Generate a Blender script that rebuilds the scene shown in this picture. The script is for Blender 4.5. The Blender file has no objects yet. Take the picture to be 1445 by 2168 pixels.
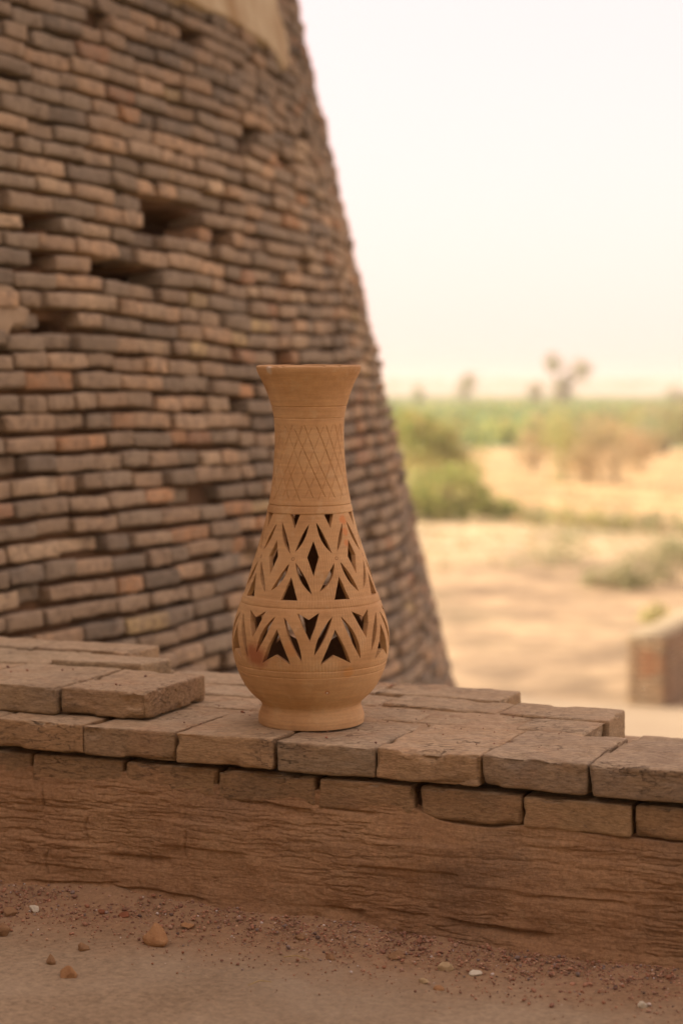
import bpy, math, random
import numpy as np
from mathutils import Vector, Matrix
from mathutils.geometry import delaunay_2d_cdt
random.seed(7); RNG = np.random.default_rng(7)
R = math.radians
S = bpy.context.scene
COL = S.collection

# ------------------------------------------------------------------ camera, world, sun, exposure
EYE = 0.90                       # camera height above the terrace floor
GROUND = EYE - 4.4               # the plain lies below the terrace
PITCH = R(3.62)
FPX = 2168 * 68 / 36
cam_d = bpy.data.cameras.new('camera'); cam = bpy.data.objects.new('camera', cam_d); COL.objects.link(cam)
cam_d.sensor_fit = 'VERTICAL'; cam_d.sensor_height = 36; cam_d.sensor_width = 24; cam_d.lens = 68
cam_d.clip_start = 0.05; cam_d.clip_end = 20000
cam.location = (0, 0, EYE); cam.rotation_euler = (R(90) - PITCH, 0, 0)
cam_d.dof.use_dof = True; cam_d.dof.focus_distance = 3.2; cam_d.dof.aperture_fstop = 2.8
cam_d.dof.aperture_blades = 0
S.camera = cam

SUN_AZ, SUN_EL = -80, 42         # degrees from +Y (negative = left), elevation
W = bpy.data.worlds.new('World'); S.world = W; W.use_nodes = True
nt = W.node_tree; bg = nt.nodes['Background']
sky = nt.nodes.new('ShaderNodeTexSky'); sky.sky_type = 'NISHITA'; sky.sun_disc = False
sky.sun_elevation = R(SUN_EL); sky.sun_rotation = R(SUN_AZ)
sky.altitude = 0; sky.air_density = 1.0; sky.dust_density = 2.5; sky.ozone_density = 1.0
warm = nt.nodes.new('ShaderNodeMix'); warm.data_type = 'RGBA'; warm.blend_type = 'MULTIPLY'
warm.inputs[0].default_value = 1.0
nt.links.new(sky.outputs[0], warm.inputs[6]); warm.inputs[7].default_value = (1.12, 0.87, 0.84, 1)
veil = nt.nodes.new('ShaderNodeMix'); veil.data_type = 'RGBA'; veil.inputs[0].default_value = 0.86   # dusty veil over the whole sky
nt.links.new(warm.outputs[2], veil.inputs[6]); veil.inputs[7].default_value = (3.05, 2.20, 2.04, 1)
nt.links.new(veil.outputs[2], bg.inputs[0]); bg.inputs[1].default_value = 0.15
sd = bpy.data.lights.new('sun', 'SUN'); so = bpy.data.objects.new('sun', sd); COL.objects.link(so)
sd.energy = 2.5; sd.angle = R(3.0); sd.color = (1.0, 0.88, 0.70)
dv = Vector((math.sin(R(SUN_AZ)) * math.cos(R(SUN_EL)), math.cos(R(SUN_AZ)) * math.cos(R(SUN_EL)), math.sin(R(SUN_EL))))
so.rotation_euler = dv.to_track_quat('Z', 'Y').to_euler(); so.location = (-30, 5, 40)
S.view_settings.view_transform = 'Standard'; S.view_settings.look = 'None'
S.view_settings.exposure = 1.47; S.view_settings.gamma = 1.0; S.view_settings.use_curve_mapping = False
S.cycles.use_denoising = True
S.cycles.max_bounces = 8; S.cycles.volume_bounces = 1; S.cycles.diffuse_bounces = 4

# ------------------------------------------------------------------ helpers
CP, SP = math.cos(PITCH), math.sin(PITCH)
def ray(px, py):                 # direction through a place in the view (photo pixels), world axes
    x = (px - 722.5) / FPX; y = -(py - 1084.) / FPX
    return np.array([x, CP + y * SP, -SP + y * CP])
def on_plane(px, py, z):
    d = ray(px, py); t = (z - EYE) / d[2]
    return np.array([d[0] * t, d[1] * t, z])
def proj(P):
    P = np.asarray(P, float); x, y, z = P[..., 0], P[..., 1], P[..., 2] - EYE
    fwd = y * CP - z * SP; up = y * SP + z * CP
    return 722.5 + FPX * x / fwd, 1084. - FPX * up / fwd, fwd

def _h(ix, iy, iz, seed):
    n = (ix * 374761393 + iy * 668265263 + iz * 2147483647 + seed * 1274126177) & 0xffffffff
    n = ((n ^ (n >> 13)) * 1274126177) & 0xffffffff
    n = ((n ^ (n >> 16)) * 2246822519) & 0xffffffff
    return ((n ^ (n >> 15)) & 0xffff) / 32767.5 - 1.0
def vn(P, seed=0):               # smooth value noise, -1..1
    P = np.asarray(P, float); F = np.floor(P).astype(np.int64); f = P - F; f = f * f * (3 - 2 * f)
    x, y, z = F[..., 0], F[..., 1], F[..., 2]; out = 0
    for a in (0, 1):
        for b in (0, 1):
            for c in (0, 1):
                w = (f[..., 0] if a else 1 - f[..., 0]) * (f[..., 1] if b else 1 - f[..., 1]) * (f[..., 2] if c else 1 - f[..., 2])
                out = out + w * _h(x + a, y + b, z + c, seed)
    return out
def fbm(P, seed=0, o=4):
    P = np.asarray(P, float); s = 0; a = 1.; t = 0
    for k in range(o):
        s = s + a * vn(P * (2.03 ** k) + 17.3 * k, seed + k); t += a; a *= .5
    return s / t
def sm(a, b, x):
    t = np.clip((x - a) / (b - a), 0, 1); return t * t * (3 - 2 * t)

def mesh(name, V, F, smooth=True):
    m = bpy.data.meshes.new(name)
    V = np.ascontiguousarray(V, dtype=np.float32)
    if isinstance(F, np.ndarray):
        k = F.shape[1]; n = len(F)
        m.vertices.add(len(V)); m.vertices.foreach_set('co', V.ravel())
        m.loops.add(n * k); m.loops.foreach_set('vertex_index', F.astype(np.int32).ravel())
        m.polygons.add(n); m.polygons.foreach_set('loop_start', np.arange(0, n * k, k, dtype=np.int32))
        m.update(calc_edges=True)
    else:
        m.from_pydata([tuple(map(float, v)) for v in V], [], F); m.update()
    if smooth: m.polygons.foreach_set('use_smooth', [True] * len(m.polygons))
    m.validate()
    return m
def obj(name, me, mat=None, parent=None, loc=None):
    o = bpy.data.objects.new(name, me); COL.objects.link(o)
    if mat is not None and me is not None and not me.materials: me.materials.append(mat)
    if parent is not None: o.parent = parent
    if loc is not None: o.location = loc
    return o
def tag(o, label=None, cat=None, group=None, kind=None):
    if label: o['label'] = label
    if cat: o['category'] = cat
    if group: o['group'] = group
    if kind: o['kind'] = kind
    return o
def empty(name, loc, label, cat, group=None):
    o = bpy.data.objects.new(name, None); COL.objects.link(o); o.location = loc; o.empty_display_size = .1
    return tag(o, label, cat, group)
def grid_faces(nu, nv, wrap=False):
    i = np.arange(nu if wrap else nu - 1); j = np.arange(nv - 1)
    I, J = np.meshgrid(i, j, indexing='ij'); I2 = (I + 1) % nu
    return np.stack([I * nv + J, I2 * nv + J, I2 * nv + J + 1, I * nv + J + 1], -1).reshape(-1, 4)
def join(parts):                 # list of (V, F) -> one (V, F), all F the same width
    Vs, Fs, n = [], [], 0
    for V, F in parts: Vs.append(V); Fs.append(F + n); n += len(V)
    return np.concatenate(Vs), np.concatenate(Fs)

# ---- materials
class NT:
    def __init__(s, name):
        s.m = bpy.data.materials.new(name); s.m.use_nodes = True; s.t = s.m.node_tree
        s.b = s.t.nodes['Principled BSDF']; s.b.inputs['Specular IOR Level'].default_value = .25
        s.b.inputs['Roughness'].default_value = .9
    def n(s, typ, **k):
        x = s.t.nodes.new(typ)
        for a, v in k.items(): setattr(x, a, v)
        return x
    def l(s, a, b): s.t.links.new(a, b)
    def coord(s, which='Object', scale=(1, 1, 1), loc=(0, 0, 0)):
        c = s.n('ShaderNodeTexCoord'); mp = s.n('ShaderNodeMapping'); s.l(c.outputs[which], mp.inputs[0])
        mp.inputs['Scale'].default_value = scale; mp.inputs['Location'].default_value = loc
        return mp.outputs[0]
    def noise(s, vec, scale, detail=5, rough=.55):
        x = s.n('ShaderNodeTexNoise'); s.l(vec, x.inputs['Vector']); x.inputs['Scale'].default_value = scale
        x.inputs['Detail'].default_value = detail; x.inputs['Roughness'].default_value = rough
        return x.outputs[0]
    def ramp(s, fac, stops):
        x = s.n('ShaderNodeValToRGB'); s.l(fac, x.inputs[0]); e = x.color_ramp.elements
        while len(e) < len(stops): e.new(.5)
        for q, (p, c) in zip(e, stops):
            q.position = p; q.color = (c, c, c, 1) if isinstance(c, (int, float)) else (*c, 1)
        return x.outputs[0]
    def mix(s, fac, a, b, mode='MIX'):
        x = s.n('ShaderNodeMix'); x.data_type = 'RGBA'; x.blend_type = mode
        for i, v in ((0, fac), (6, a), (7, b)):
            if isinstance(v, (int, float)): x.inputs[i].default_value = v if i == 0 else (v, v, v, 1)
            elif isinstance(v, tuple): x.inputs[i].default_value = (*v, 1)
            else: s.l(v, x.inputs[i])
        return x.outputs[2]
    def math(s, op, a, b=None, c=None):
        x = s.n('ShaderNodeMath'); x.operation = op
        for i, v in enumerate((a, b, c)):
            if v is None: continue
            if isinstance(v, (int, float)): x.inputs[i].default_value = v
            else: s.l(v, x.inputs[i])
        return x.outputs[0]
    def bump(s, h, strength=.5, dist=.01, prev=None):
        x = s.n('ShaderNodeBump'); s.l(h, x.inputs['Height']); x.inputs['Strength'].default_value = strength
        x.inputs['Distance'].default_value = dist
        if prev is not None: s.l(prev, x.inputs['Normal'])
        return x.outputs[0]
    def out(s, color, normal=None, tint=(.99, 1.025, .85)):
        if tint is not None and not isinstance(color, tuple): color = s.mix(1., color, tint, 'MULTIPLY')
        if isinstance(color, tuple): s.b.inputs['Base Color'].default_value = (*color, 1)
        else: s.l(color, s.b.inputs['Base Color'])
        if normal is not None: s.l(normal, s.b.inputs['Normal'])
        return s.m

def tower_brick_mat(from_attr, tint=(.99, 1.02, .88)):
    s = NT('weathered tower brick'); g = s.n('ShaderNodeNewGeometry'); v = g.outputs['Position']
    if from_attr:
        a = s.n('ShaderNodeAttribute'); a.attribute_name = 'col'; base = a.outputs['Color']
    else: base = s.n('ShaderNodeObjectInfo').outputs['Color']
    pat = s.ramp(s.noise(v, 13, 7, .7), [(.42, 0.), (.58, 1.)])
    c = s.mix(s.math('MULTIPLY', pat, .55), base, (.30, .23, .175))
    dust = s.ramp(s.noise(v, 19, 5, .6), [(.52, 0.), (.72, 1.)])
    c = s.mix(s.math('MULTIPLY', dust, .35), c, (.48, .37, .28))
    dark = s.ramp(s.noise(v, 31, 5, .7), [(.36, 1.), (.50, 0.)])
    c = s.mix(s.math('MULTIPLY', dark, .5), c, (.13, .095, .07))
    nb = s.bump(s.noise(v, 38, 7, .72), 1., .012)
    return s.out(c, nb, tint)
M_tb_obj, M_tb_att = tower_brick_mat(False), tower_brick_mat(True)

def core_mat():
    s = NT('dark mud mortar'); g = s.n('ShaderNodeNewGeometry'); v = g.outputs['Position']
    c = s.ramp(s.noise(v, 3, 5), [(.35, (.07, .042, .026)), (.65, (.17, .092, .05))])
    return s.out(c, s.bump(s.noise(v, 30, 6), .8, .012))
M_core = core_mat()

def plaster_patch_mat():
    s = NT('pale lime plaster'); g = s.n('ShaderNodeNewGeometry'); v = g.outputs['Position']
    mp = s.n('ShaderNodeMapping'); s.l(v, mp.inputs[0]); mp.inputs['Scale'].default_value = (3, 3, 1.8)
    c = s.ramp(s.noise(mp.outputs[0], 1.6, 5), [(.3, (.30, .20, .11)), (.5, (.40, .31, .21)), (.72, (.50, .42, .31))])
    return s.out(c, s.bump(s.noise(v, 22, 6), .5, .008))
M_plaster = plaster_patch_mat()

def coping_mat():
    s = NT('dusty old wall brick'); g = s.n('ShaderNodeNewGeometry'); v = g.outputs['Position']
    base = s.n('ShaderNodeObjectInfo').outputs['Color']
    mp = s.n('ShaderNodeMapping'); s.l(v, mp.inputs[0]); mp.inputs['Rotation'].default_value = (0, 0, R(23))
    mp.inputs['Scale'].default_value = (1, 1, 2.2); w = mp.outputs[0]
    c = s.mix(s.math('MULTIPLY', s.ramp(s.noise(w, 9, 7, .62), [(.36, 0.), (.66, 1.)]), .75), base, (.40, .265, .16))
    c = s.mix(s.math('MULTIPLY', s.ramp(s.noise(w, 5.5, 6, .7), [(.52, 0.), (.70, 1.)]), .62), c, (.17, .125, .095))
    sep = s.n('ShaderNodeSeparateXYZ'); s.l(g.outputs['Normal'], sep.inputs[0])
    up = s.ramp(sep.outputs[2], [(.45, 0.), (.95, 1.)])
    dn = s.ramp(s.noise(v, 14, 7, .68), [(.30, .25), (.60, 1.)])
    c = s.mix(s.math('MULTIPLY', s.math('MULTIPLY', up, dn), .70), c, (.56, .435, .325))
    pk = s.ramp(s.noise(v, 8.3, 5, .6), [(.55, 0.), (.70, 1.)])
    c = s.mix(s.math('MULTIPLY', pk, .30), c, (.52, .28, .165))
    sp = s.ramp(s.noise(v, 160, 3, .6), [(.27, 1.), (.36, 0.)])
    c = s.mix(s.math('MULTIPLY', sp, .5), c, (.09, .055, .04))
    mp2 = s.n('ShaderNodeMapping'); s.l(v, mp2.inputs[0]); mp2.inputs['Rotation'].default_value = (0, 0, R(23))
    mp2.inputs['Scale'].default_value = (1, 2.2, 4)
    ck = s.ramp(s.math('ABSOLUTE', s.math('SUBTRACT', s.noise(mp2.outputs[0], 13, 6, .62), .5)), [(.0, 1.), (.011, 0.)])
    ck = s.math('MULTIPLY', ck, s.ramp(s.noise(v, 7, 3), [(.5, 0.), (.62, 1.)]))
    c = s.mix(s.math('MULTIPLY', ck, .75), c, (.13, .09, .065))
    mot = s.ramp(s.noise(mp2.outputs[0], 70, 6, .75), [(.35, .55), (.60, 1.14)]); c = s.mix(.8, c, mot, 'MULTIPLY')
    n1 = s.bump(s.noise(mp2.outputs[0], 42, 8, .72), .9, .006)
    n1 = s.bump(ck, 1., -.003, n1)
    n2 = s.bump(s.noise(v, 230, 4, .6), .6, .0015, n1)
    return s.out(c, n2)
M_cop = coping_mat()

def mud_wall_mat():
    s = NT('brown mud plaster'); g = s.n('ShaderNodeNewGeometry'); v = g.outputs['Position']
    mp = s.n('ShaderNodeMapping'); s.l(v, mp.inputs[0]); mp.inputs['Rotation'].default_value = (0, 0, R(23))
    mp.inputs['Scale'].default_value = (1, 1, 1.2)
    w = mp.outputs[0]
    c = s.ramp(s.noise(w, 3.2, 7, .62), [(.30, (.33, .185, .105)), (.50, (.43, .250, .145)), (.72, (.52, .325, .195))])
    st = s.ramp(s.noise(w, 2.1, 6, .7), [(.53, 0.), (.66, 1.)])
    c = s.mix(s.math('MULTIPLY', st, .38), c, (.17, .125, .10))
    lt = s.ramp(s.noise(v, 24, 6, .65), [(.54, 0.), (.75, 1.)])
    c = s.mix(s.math('MULTIPLY', lt, .4), c, (.46, .31, .19))
    mp2 = s.n('ShaderNodeMapping'); s.l(v, mp2.inputs[0]); mp2.inputs['Rotation'].default_value = (0, 0, R(23))
    mp2.inputs['Scale'].default_value = (1, 1, 7)
    n1 = s.bump(s.noise(mp2.outputs[0], 17, 10, .75), .75, .007)
    n2 = s.bump(s.noise(v, 90, 7, .7), .9, .005, n1)
    c = s.mix(.8, c, s.ramp(s.noise(v, 130, 6, .75), [(.34, .62), (.64, 1.12)]), 'MULTIPLY')
    c = s.mix(s.math('MULTIPLY', s.ramp(s.noise(mp2.outputs[0], 30, 6, .7), [(.33, 1.), (.42, 0.)]), .35), c, (.22, .13, .08))
    return s.out(c, n2)
M_mud = mud_wall_mat()

def floor_mat():
    s = NT('dusty floor'); v = s.coord('Object')       # object axes: x along wall, y towards the camera side
    sep = s.n('ShaderNodeSeparateXYZ'); s.l(v, sep.inputs[0])
    c = s.ramp(s.noise(v, 3.5, 7, .6), [(.30, (.29, .21, .145)), (.50, (.37, .275, .195)), (.70, (.47, .36, .265))])
    fine = s.ramp(s.noise(v, 75, 8, .78), [(.36, .62), (.62, 1.14)])
    c = s.mix(1., c, fine, 'MULTIPLY')
    gr = s.ramp(s.noise(v, 1.7, 4), [(.48, 0.), (.66, 1.)])
    c = s.mix(s.math('MULTIPLY', gr, .5), c, (.33, .265, .21))
    d = s.math('ADD', s.math('MULTIPLY', sep.outputs[1], -1.), s.math('MULTIPLY', s.noise(v, 9, 6, .65), -.22))
    near = s.ramp(d, [(.0, 1.), (.17, 0.)])           # dirt washed down against the foot of the wall
    dirt = s.ramp(s.noise(v, 70, 6, .75), [(.3, (.22, .130, .078)), (.55, (.34, .21, .130)), (.75, (.44, .275, .168))])
    c = s.mix(s.math('MULTIPLY', near, .85), c, dirt)
    n1 = s.bump(s.noise(v, 30, 7, .6), .5, .006)
    n2 = s.bump(s.noise(v, 260, 5, .65), .6, .0018, n1)
    return s.out(c, n2)
M_floor = floor_mat()

def simple_mat(name, c1, c2, scale=20, bump=.4, dist=.004, rough=.9):
    s = NT(name); v = s.coord('Object'); s.b.inputs['Roughness'].default_value = rough
    c = s.ramp(s.noise(v, scale, 6, .65), [(.32, c1), (.68, c2)])
    return s.out(c, s.bump(s.noise(v, scale * 3, 6, .65), bump, dist))

def attr_mat(name, rough=.9, translucent=0., bumpscale=0):
    s = NT(name); a = s.n('ShaderNodeAttribute'); a.attribute_name = 'col'
    s.b.inputs['Roughness'].default_value = rough
    s.l(a.outputs['Color'], s.b.inputs['Base Color'])
    if bumpscale:
        g = s.n('ShaderNodeNewGeometry'); s.l(s.bump(s.noise(g.outputs['Position'], bumpscale, 4), .5, .002), s.b.inputs['Normal'])
    if translucent:
        tr = s.n('ShaderNodeBsdfTranslucent'); s.l(a.outputs['Color'], tr.inputs[0])
        mx = s.n('ShaderNodeMixShader'); mx.inputs[0].default_value = translucent
        s.l(s.b.outputs[0], mx.inputs[1]); s.l(tr.outputs[0], mx.inputs[2])
        s.l(mx.outputs[0], s.t.nodes['Material Output'].inputs[0])
    return s.m
def set_col(me, cols, domain='POINT'):
    a = me.color_attributes.new('col', 'FLOAT_COLOR', domain)
    c = np.ones((len(cols), 4), np.float32); c[:, :3] = cols
    a.data.foreach_set('color', c.ravel())

# ------------------------------------------------------------------ the plain, sky haze
def ground_mat():
    s = NT('sandy plain'); g = s.n('ShaderNodeNewGeometry'); v = g.outputs['Position']
    sep = s.n('ShaderNodeSeparateXYZ'); s.l(v, sep.inputs[0])
    wob = s.math('MULTIPLY', s.math('SUBTRACT', s.noise(v, .035, 4), .5), 26.)
    y = s.math('ADD', sep.outputs[1], wob)
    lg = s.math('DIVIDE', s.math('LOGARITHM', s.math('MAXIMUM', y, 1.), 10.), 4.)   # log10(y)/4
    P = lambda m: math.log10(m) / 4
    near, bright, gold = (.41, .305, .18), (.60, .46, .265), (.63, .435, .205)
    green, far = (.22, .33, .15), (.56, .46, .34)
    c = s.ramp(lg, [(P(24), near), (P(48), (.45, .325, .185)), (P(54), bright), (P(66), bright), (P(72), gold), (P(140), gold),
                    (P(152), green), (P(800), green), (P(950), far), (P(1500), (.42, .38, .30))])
    pat = s.ramp(s.noise(v, .30, 7, .72), [(.40, .50), (.60, 1.12)])
    c = s.mix(.8, c, pat, 'MULTIPLY')
    dry = s.ramp(s.noise(v, .09, 5, .6), [(.52, 0.), (.66, 1.)])
    c = s.mix(s.math('MULTIPLY', dry, .35), c, (.26, .25, .12))
    fine = s.ramp(s.noise(v, 1.3, 6, .7), [(.36, .55), (.58, 1.1)])
    c = s.mix(.75, c, fine, 'MULTIPLY')
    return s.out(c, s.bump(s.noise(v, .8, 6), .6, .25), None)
GM = ground_mat()
gx = np.concatenate([-np.geomspace(6000, 12, 60), np.linspace(-11, 11, 60), np.geomspace(12, 6000, 60)])
gy = np.concatenate([-np.geomspace(3000, 5, 20), np.linspace(0, 90, 200), np.geomspace(91, 9000, 120)])
X, Y = np.meshgrid(gx, gy, indexing='ij')
P3 = np.stack([X, Y, X * 0], -1)
amp = sm(26, 40, Y) * (1 - sm(150, 400, Y))
RISE = lambda y: 9.0 * sm(850, 1900, y)
Z = GROUND + RISE(Y) + amp * (.16 * fbm(P3 * .35, 3) + .05 * fbm(P3 * 1.4, 5)) - .02
V = np.stack([X, Y, Z], -1).reshape(-1, 3)
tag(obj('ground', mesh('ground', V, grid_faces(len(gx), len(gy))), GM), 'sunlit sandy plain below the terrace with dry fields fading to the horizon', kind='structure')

def gp(px, py): p = on_plane(px, py, GROUND); return p
# paved path beyond the parapet
E1 = np.array([math.cos(R(23)), -math.sin(R(23))]); N1 = np.array([math.sin(R(23)), math.cos(R(23))])
def slab(name, pts, z0, z1, mat, parent=None):
    n = len(pts); V = [(x, y, z1) for x, y in pts] + [(x, y, z0) for x, y in pts]
    F = [list(range(n)), list(range(2 * n - 1, n - 1, -1))] + [[i, i + n, (i + 1) % n + n, (i + 1) % n] for i in range(n)]
    return obj(name, mesh(name, np.array(V), F, False), mat, parent)
M_path = simple_mat('pale pinkish paving', (.30, .225, .175), (.37, .285, .225), 1.2, .3, .01)
pe = gp(1090, 1484)[:2]
tag(slab('path', [pe - 9 * E1, pe + 14 * E1, pe + 14 * E1 - 4.6 * N1, pe - 9 * E1 - 4.6 * N1], GROUND - .2, GROUND + .05, M_path),
    'pale pinkish paved path at the foot of the terrace', kind='structure')
wl = gp(1325, 1500)[:2]
sb = wl + 1.55 * E1
tag(slab('path', [sb, sb + .9 * E1, sb + .9 * E1 + 30 * N1, sb + 30 * N1], GROUND - .2, GROUND + .054, M_path),
    'narrow pale paved strip running beside the low brick wall', kind='structure')

# low brick boundary wall beyond the path, long side facing right
def low_wall():
    root = empty('boundary_wall', (float(wl[0]), float(wl[1]), GROUND), 'low brown brick wall with a pale flat top standing below at the right edge', 'wall')
    root.rotation_euler = (0, 0, R(-23))
    L, T, H = 14., .52, 1.03
    body = simple_mat('brown brick infill', (.17, .10, .065), (.25, .155, .10), 6, .3, .01)
    def bx(x0, x1, y0, y1, z0, z1):
        V = np.array([(x, y, z) for x in (x0, x1) for y in (y0, y1) for z in (z0, z1)])
        return V, np.array([(0, 1, 3, 2), (4, 6, 7, 5), (0, 4, 5, 1), (2, 3, 7, 6), (0, 2, 6, 4), (1, 5, 7, 3)])
    V, F = bx(.012, T - .012, .012, L, -.3, H - .07); obj('mortar_core', mesh('mortar_core', V, F, False), body, root)
    V, F = bx(-.008, T + .008, -.008, L + .03, H - .055, H)
    obj('coping', mesh('coping', V, F, False), simple_mat('pale cement coping', (.30, .23, .175), (.40, .32, .25), 5), root)
    V, F = bx(-.5, .5, -.5, .5, -.5, .5)
    bm_ = mesh('boundary_brick', V, F, False); m = M_tb_obj; bm_.materials.append(m)
    nrow = 13; rh = (H - .056) / nrow; cnt = 0; rest = []
    rnd = random.Random(3)
    for r in range(nrow):
        z = (r + .5) * rh
        # end face: two bricks; long right side: stretchers
        segs = []
        off = (r % 2) * .13
        xs = [0, .26 - off * .5, .52] if r % 2 else [0, .13, .39, .52]
        for a, b in zip(xs[:-1], xs[1:]): segs.append(('e', a, b))
        yy = .13 if r % 2 else .26
        while yy < 12: segs.append(('s', yy, yy + .26)); yy += .26
        for kind, a, b in segs:
            pal = rnd.choice([(.44, .27, .17), (.48, .30, .19), (.40, .26, .17), (.50, .34, .22), (.37, .25, .17)])
            if kind == 'e' and .1 < (a + b) / 2 < .42 and 6 <= r <= 10: pal = (.42, .18, .09)
            if kind == 'e': c = ((a + b) / 2, .055, z); sc = (b - a - .012, .13, rh - .012)
            else: c = (T - .055, (a + b) / 2, z); sc = (.13, b - a - .012, rh - .012)
            if (kind == 'e' or a < 3) and cnt < 200:
                o = obj('brick', bm_, None, root); o.location = c; o.scale = sc; o.color = (*pal, 1); cnt += 1
            else:
                rest.append((V * np.array(sc) + np.array(c), F, pal))
    VV, FF = join([(a, b) for a, b, _ in rest])
    me = mesh('far_bricks', VV, FF, False); set_col(me, np.repeat(np.array([p for *_, p in rest]), 8, 0))
    tag(obj('brick_face', me, M_tb_att, root), kind='stuff')
low_wall()

# ---- vegetation
M_leaf = attr_mat('foliage', .8, .45)
M_bark = simple_mat('dry bark', (.13, .09, .06), (.22, .16, .11), 5, .5, .02)
def tube(pts, rad, n=7):
    pts = np.array(pts, float); V = []
    for i, p in enumerate(pts):
        t = pts[min(i + 1, len(pts) - 1)] - pts[max(i - 1, 0)]; t /= np.linalg.norm(t) + 1e-9
        a = np.cross(t, [0, 1, .3]); a /= np.linalg.norm(a) + 1e-9; b = np.cross(t, a)
        for k in range(n):
            w = 2 * math.pi * k / n; V.append(p + rad[i] * (math.cos(w) * a + math.sin(w) * b))
    V = np.array(V); F = []
    for i in range(len(pts) - 1):
        for k in range(n): F.append((i * n + k, i * n + (k + 1) % n, (i + 1) * n + (k + 1) % n, (i + 1) * n + k))
    return V, np.array(F)
def leaves(lobes, n, size, cols, seed, clump=.12, stretch=1.0):
    r = np.random.default_rng(seed); C = []; 
    vol = np.array([l[3] * l[4] * l[5] for l in lobes]) ** .75; vol = vol / vol.sum()
    K = max(6, int(n / 45)); li = r.choice(len(lobes), K, p=vol)
    d = r.normal(size=(K, 3)); d /= np.linalg.norm(d, axis=1)[:, None]
    rr = r.uniform(.25, 1, K) ** .55
    L = np.array([l[:6] for l in lobes])[li]
    cc = L[:, :3] + d * rr[:, None] * L[:, 3:6]
    ci = r.integers(0, K, n)
    ext = np.array(L[:, 3:6]).mean(1)[ci]
    P = cc[ci] + r.normal(size=(n, 3)) * (clump * 1.8 * ext)[:, None] * np.array([1, 1, .75])
    P[:, 2] = np.maximum(P[:, 2], .02)
    a = r.normal(size=(n, 3)); a /= np.linalg.norm(a, axis=1)[:, None]
    b = np.cross(a, r.normal(size=(n, 3))); b /= np.linalg.norm(b, axis=1)[:, None]
    sz = size * r.uniform(.6, 1.4, n)[:, None]
    V = np.stack([P - a * sz * stretch, P + b * sz * .45, P + a * sz * stretch, P - b * sz * .45], 1).reshape(-1, 3)
    F = np.arange(4 * n).reshape(-1, 4)
    cl = np.array(cols)[r.integers(0, len(cols), K)][ci] * r.uniform(.7, 1.25, n)[:, None]
    return V, F, np.repeat(cl, 4, 0)
G_GREEN = [(.33, .41, .11), (.42, .46, .14), (.28, .36, .10), (.50, .48, .17)]
G_YEL = [(.54, .52, .20), (.48, .49, .18), (.60, .53, .23), (.42, .46, .17)]
G_TAN = [(.58, .45, .24), (.52, .42, .23), (.46, .41, .22), (.62, .48, .28)]
G_GREY = [(.42, .42, .22), (.48, .46, .26), (.34, .36, .18), (.52, .47, .28)]
def tree(name, base, h, lobes, n, size, cols, label, cat, seed, trunk_r=.06, trunks=1, group=None, clump=.12, trunk_h=.55):
    root = empty(name, tuple(map(float, (base[0], base[1], GROUND))), label, cat, group)
    V, F, C = leaves(lobes, n, size, cols, seed, clump)
    me = mesh('crown', V, F); set_col(me, C); obj('crown', me, M_leaf, root)
    r = random.Random(seed); ps = []
    for l in lobes[:9]:
        x, y, z = l[:3]
        x0 = r.uniform(-.1, .1) * trunks; m = (x * .35 + r.uniform(-.08, .08), y * .35, h * trunk_h * .6)
        ps.append(tube([(x0, 0, -.2), m, (x * .8, y * .8, z * .85), (x + r.uniform(-.2, .2), y, z + l[5] * .5)],
                       [trunk_r, trunk_r * .8, trunk_r * .5, trunk_r * .15]))
    V, F = join(ps); obj('trunk', mesh('trunk', V, F), M_bark, root)
    return root
b0 = gp(925, 1104); k = b0[1] / FPX          # metres per photo pixel there
def lb(b, lst): # lobes given in photo pixels relative to base: (dx, up, rx, rz, depth)
    k = b[1] / FPX
    return [(dx * k, dy * k, up * k, rx * k, rd * k, rz * k) for dx, up, rx, rz, dy, rd in lst]
tree('leafy_tree', b0, 3.0, lb(b0, [(-5, 60, 75, 55, 0, 70), (30, 70, 70, 55, -10, 60), (-60, 60, 70, 55, 10, 60), (10, 25, 95, 30, 0, 60), (-95, 45, 60, 50, 0, 50), (70, 45, 50, 40, 0, 40)]),
     4600, .095, G_GREEN + G_YEL, 'dense green bush standing in the bright sand just right of the tower', 'tree', 11, .05)
b1 = gp(905, 1080)
tree('leafy_tree', b1, 3.6, lb(b1, [(0, 110, 80, 55, 0, 60), (55, 105, 60, 50, 0, 50), (-60, 120, 60, 50, 0, 50), (10, 160, 60, 40, 0, 40), (60, 70, 50, 40, 0, 40), (-40, 175, 50, 35, 0, 40)]),
     4200, .10, G_YEL + G_GREEN[:2], 'taller yellow green tree rising behind the dense green bush', 'tree', 12, .05)
b2 = gp(1055, 1098)
tree('low_shrub', b2, .9, lb(b2, [(0, 20, 45, 22, 0, 30), (30, 14, 35, 14, 0, 25), (-35, 28, 35, 24, 0, 25)]), 2500, .07, G_GREEN,
     'low green shrub spreading from the right foot of the dense bush', 'shrub', 13, .02)
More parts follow.
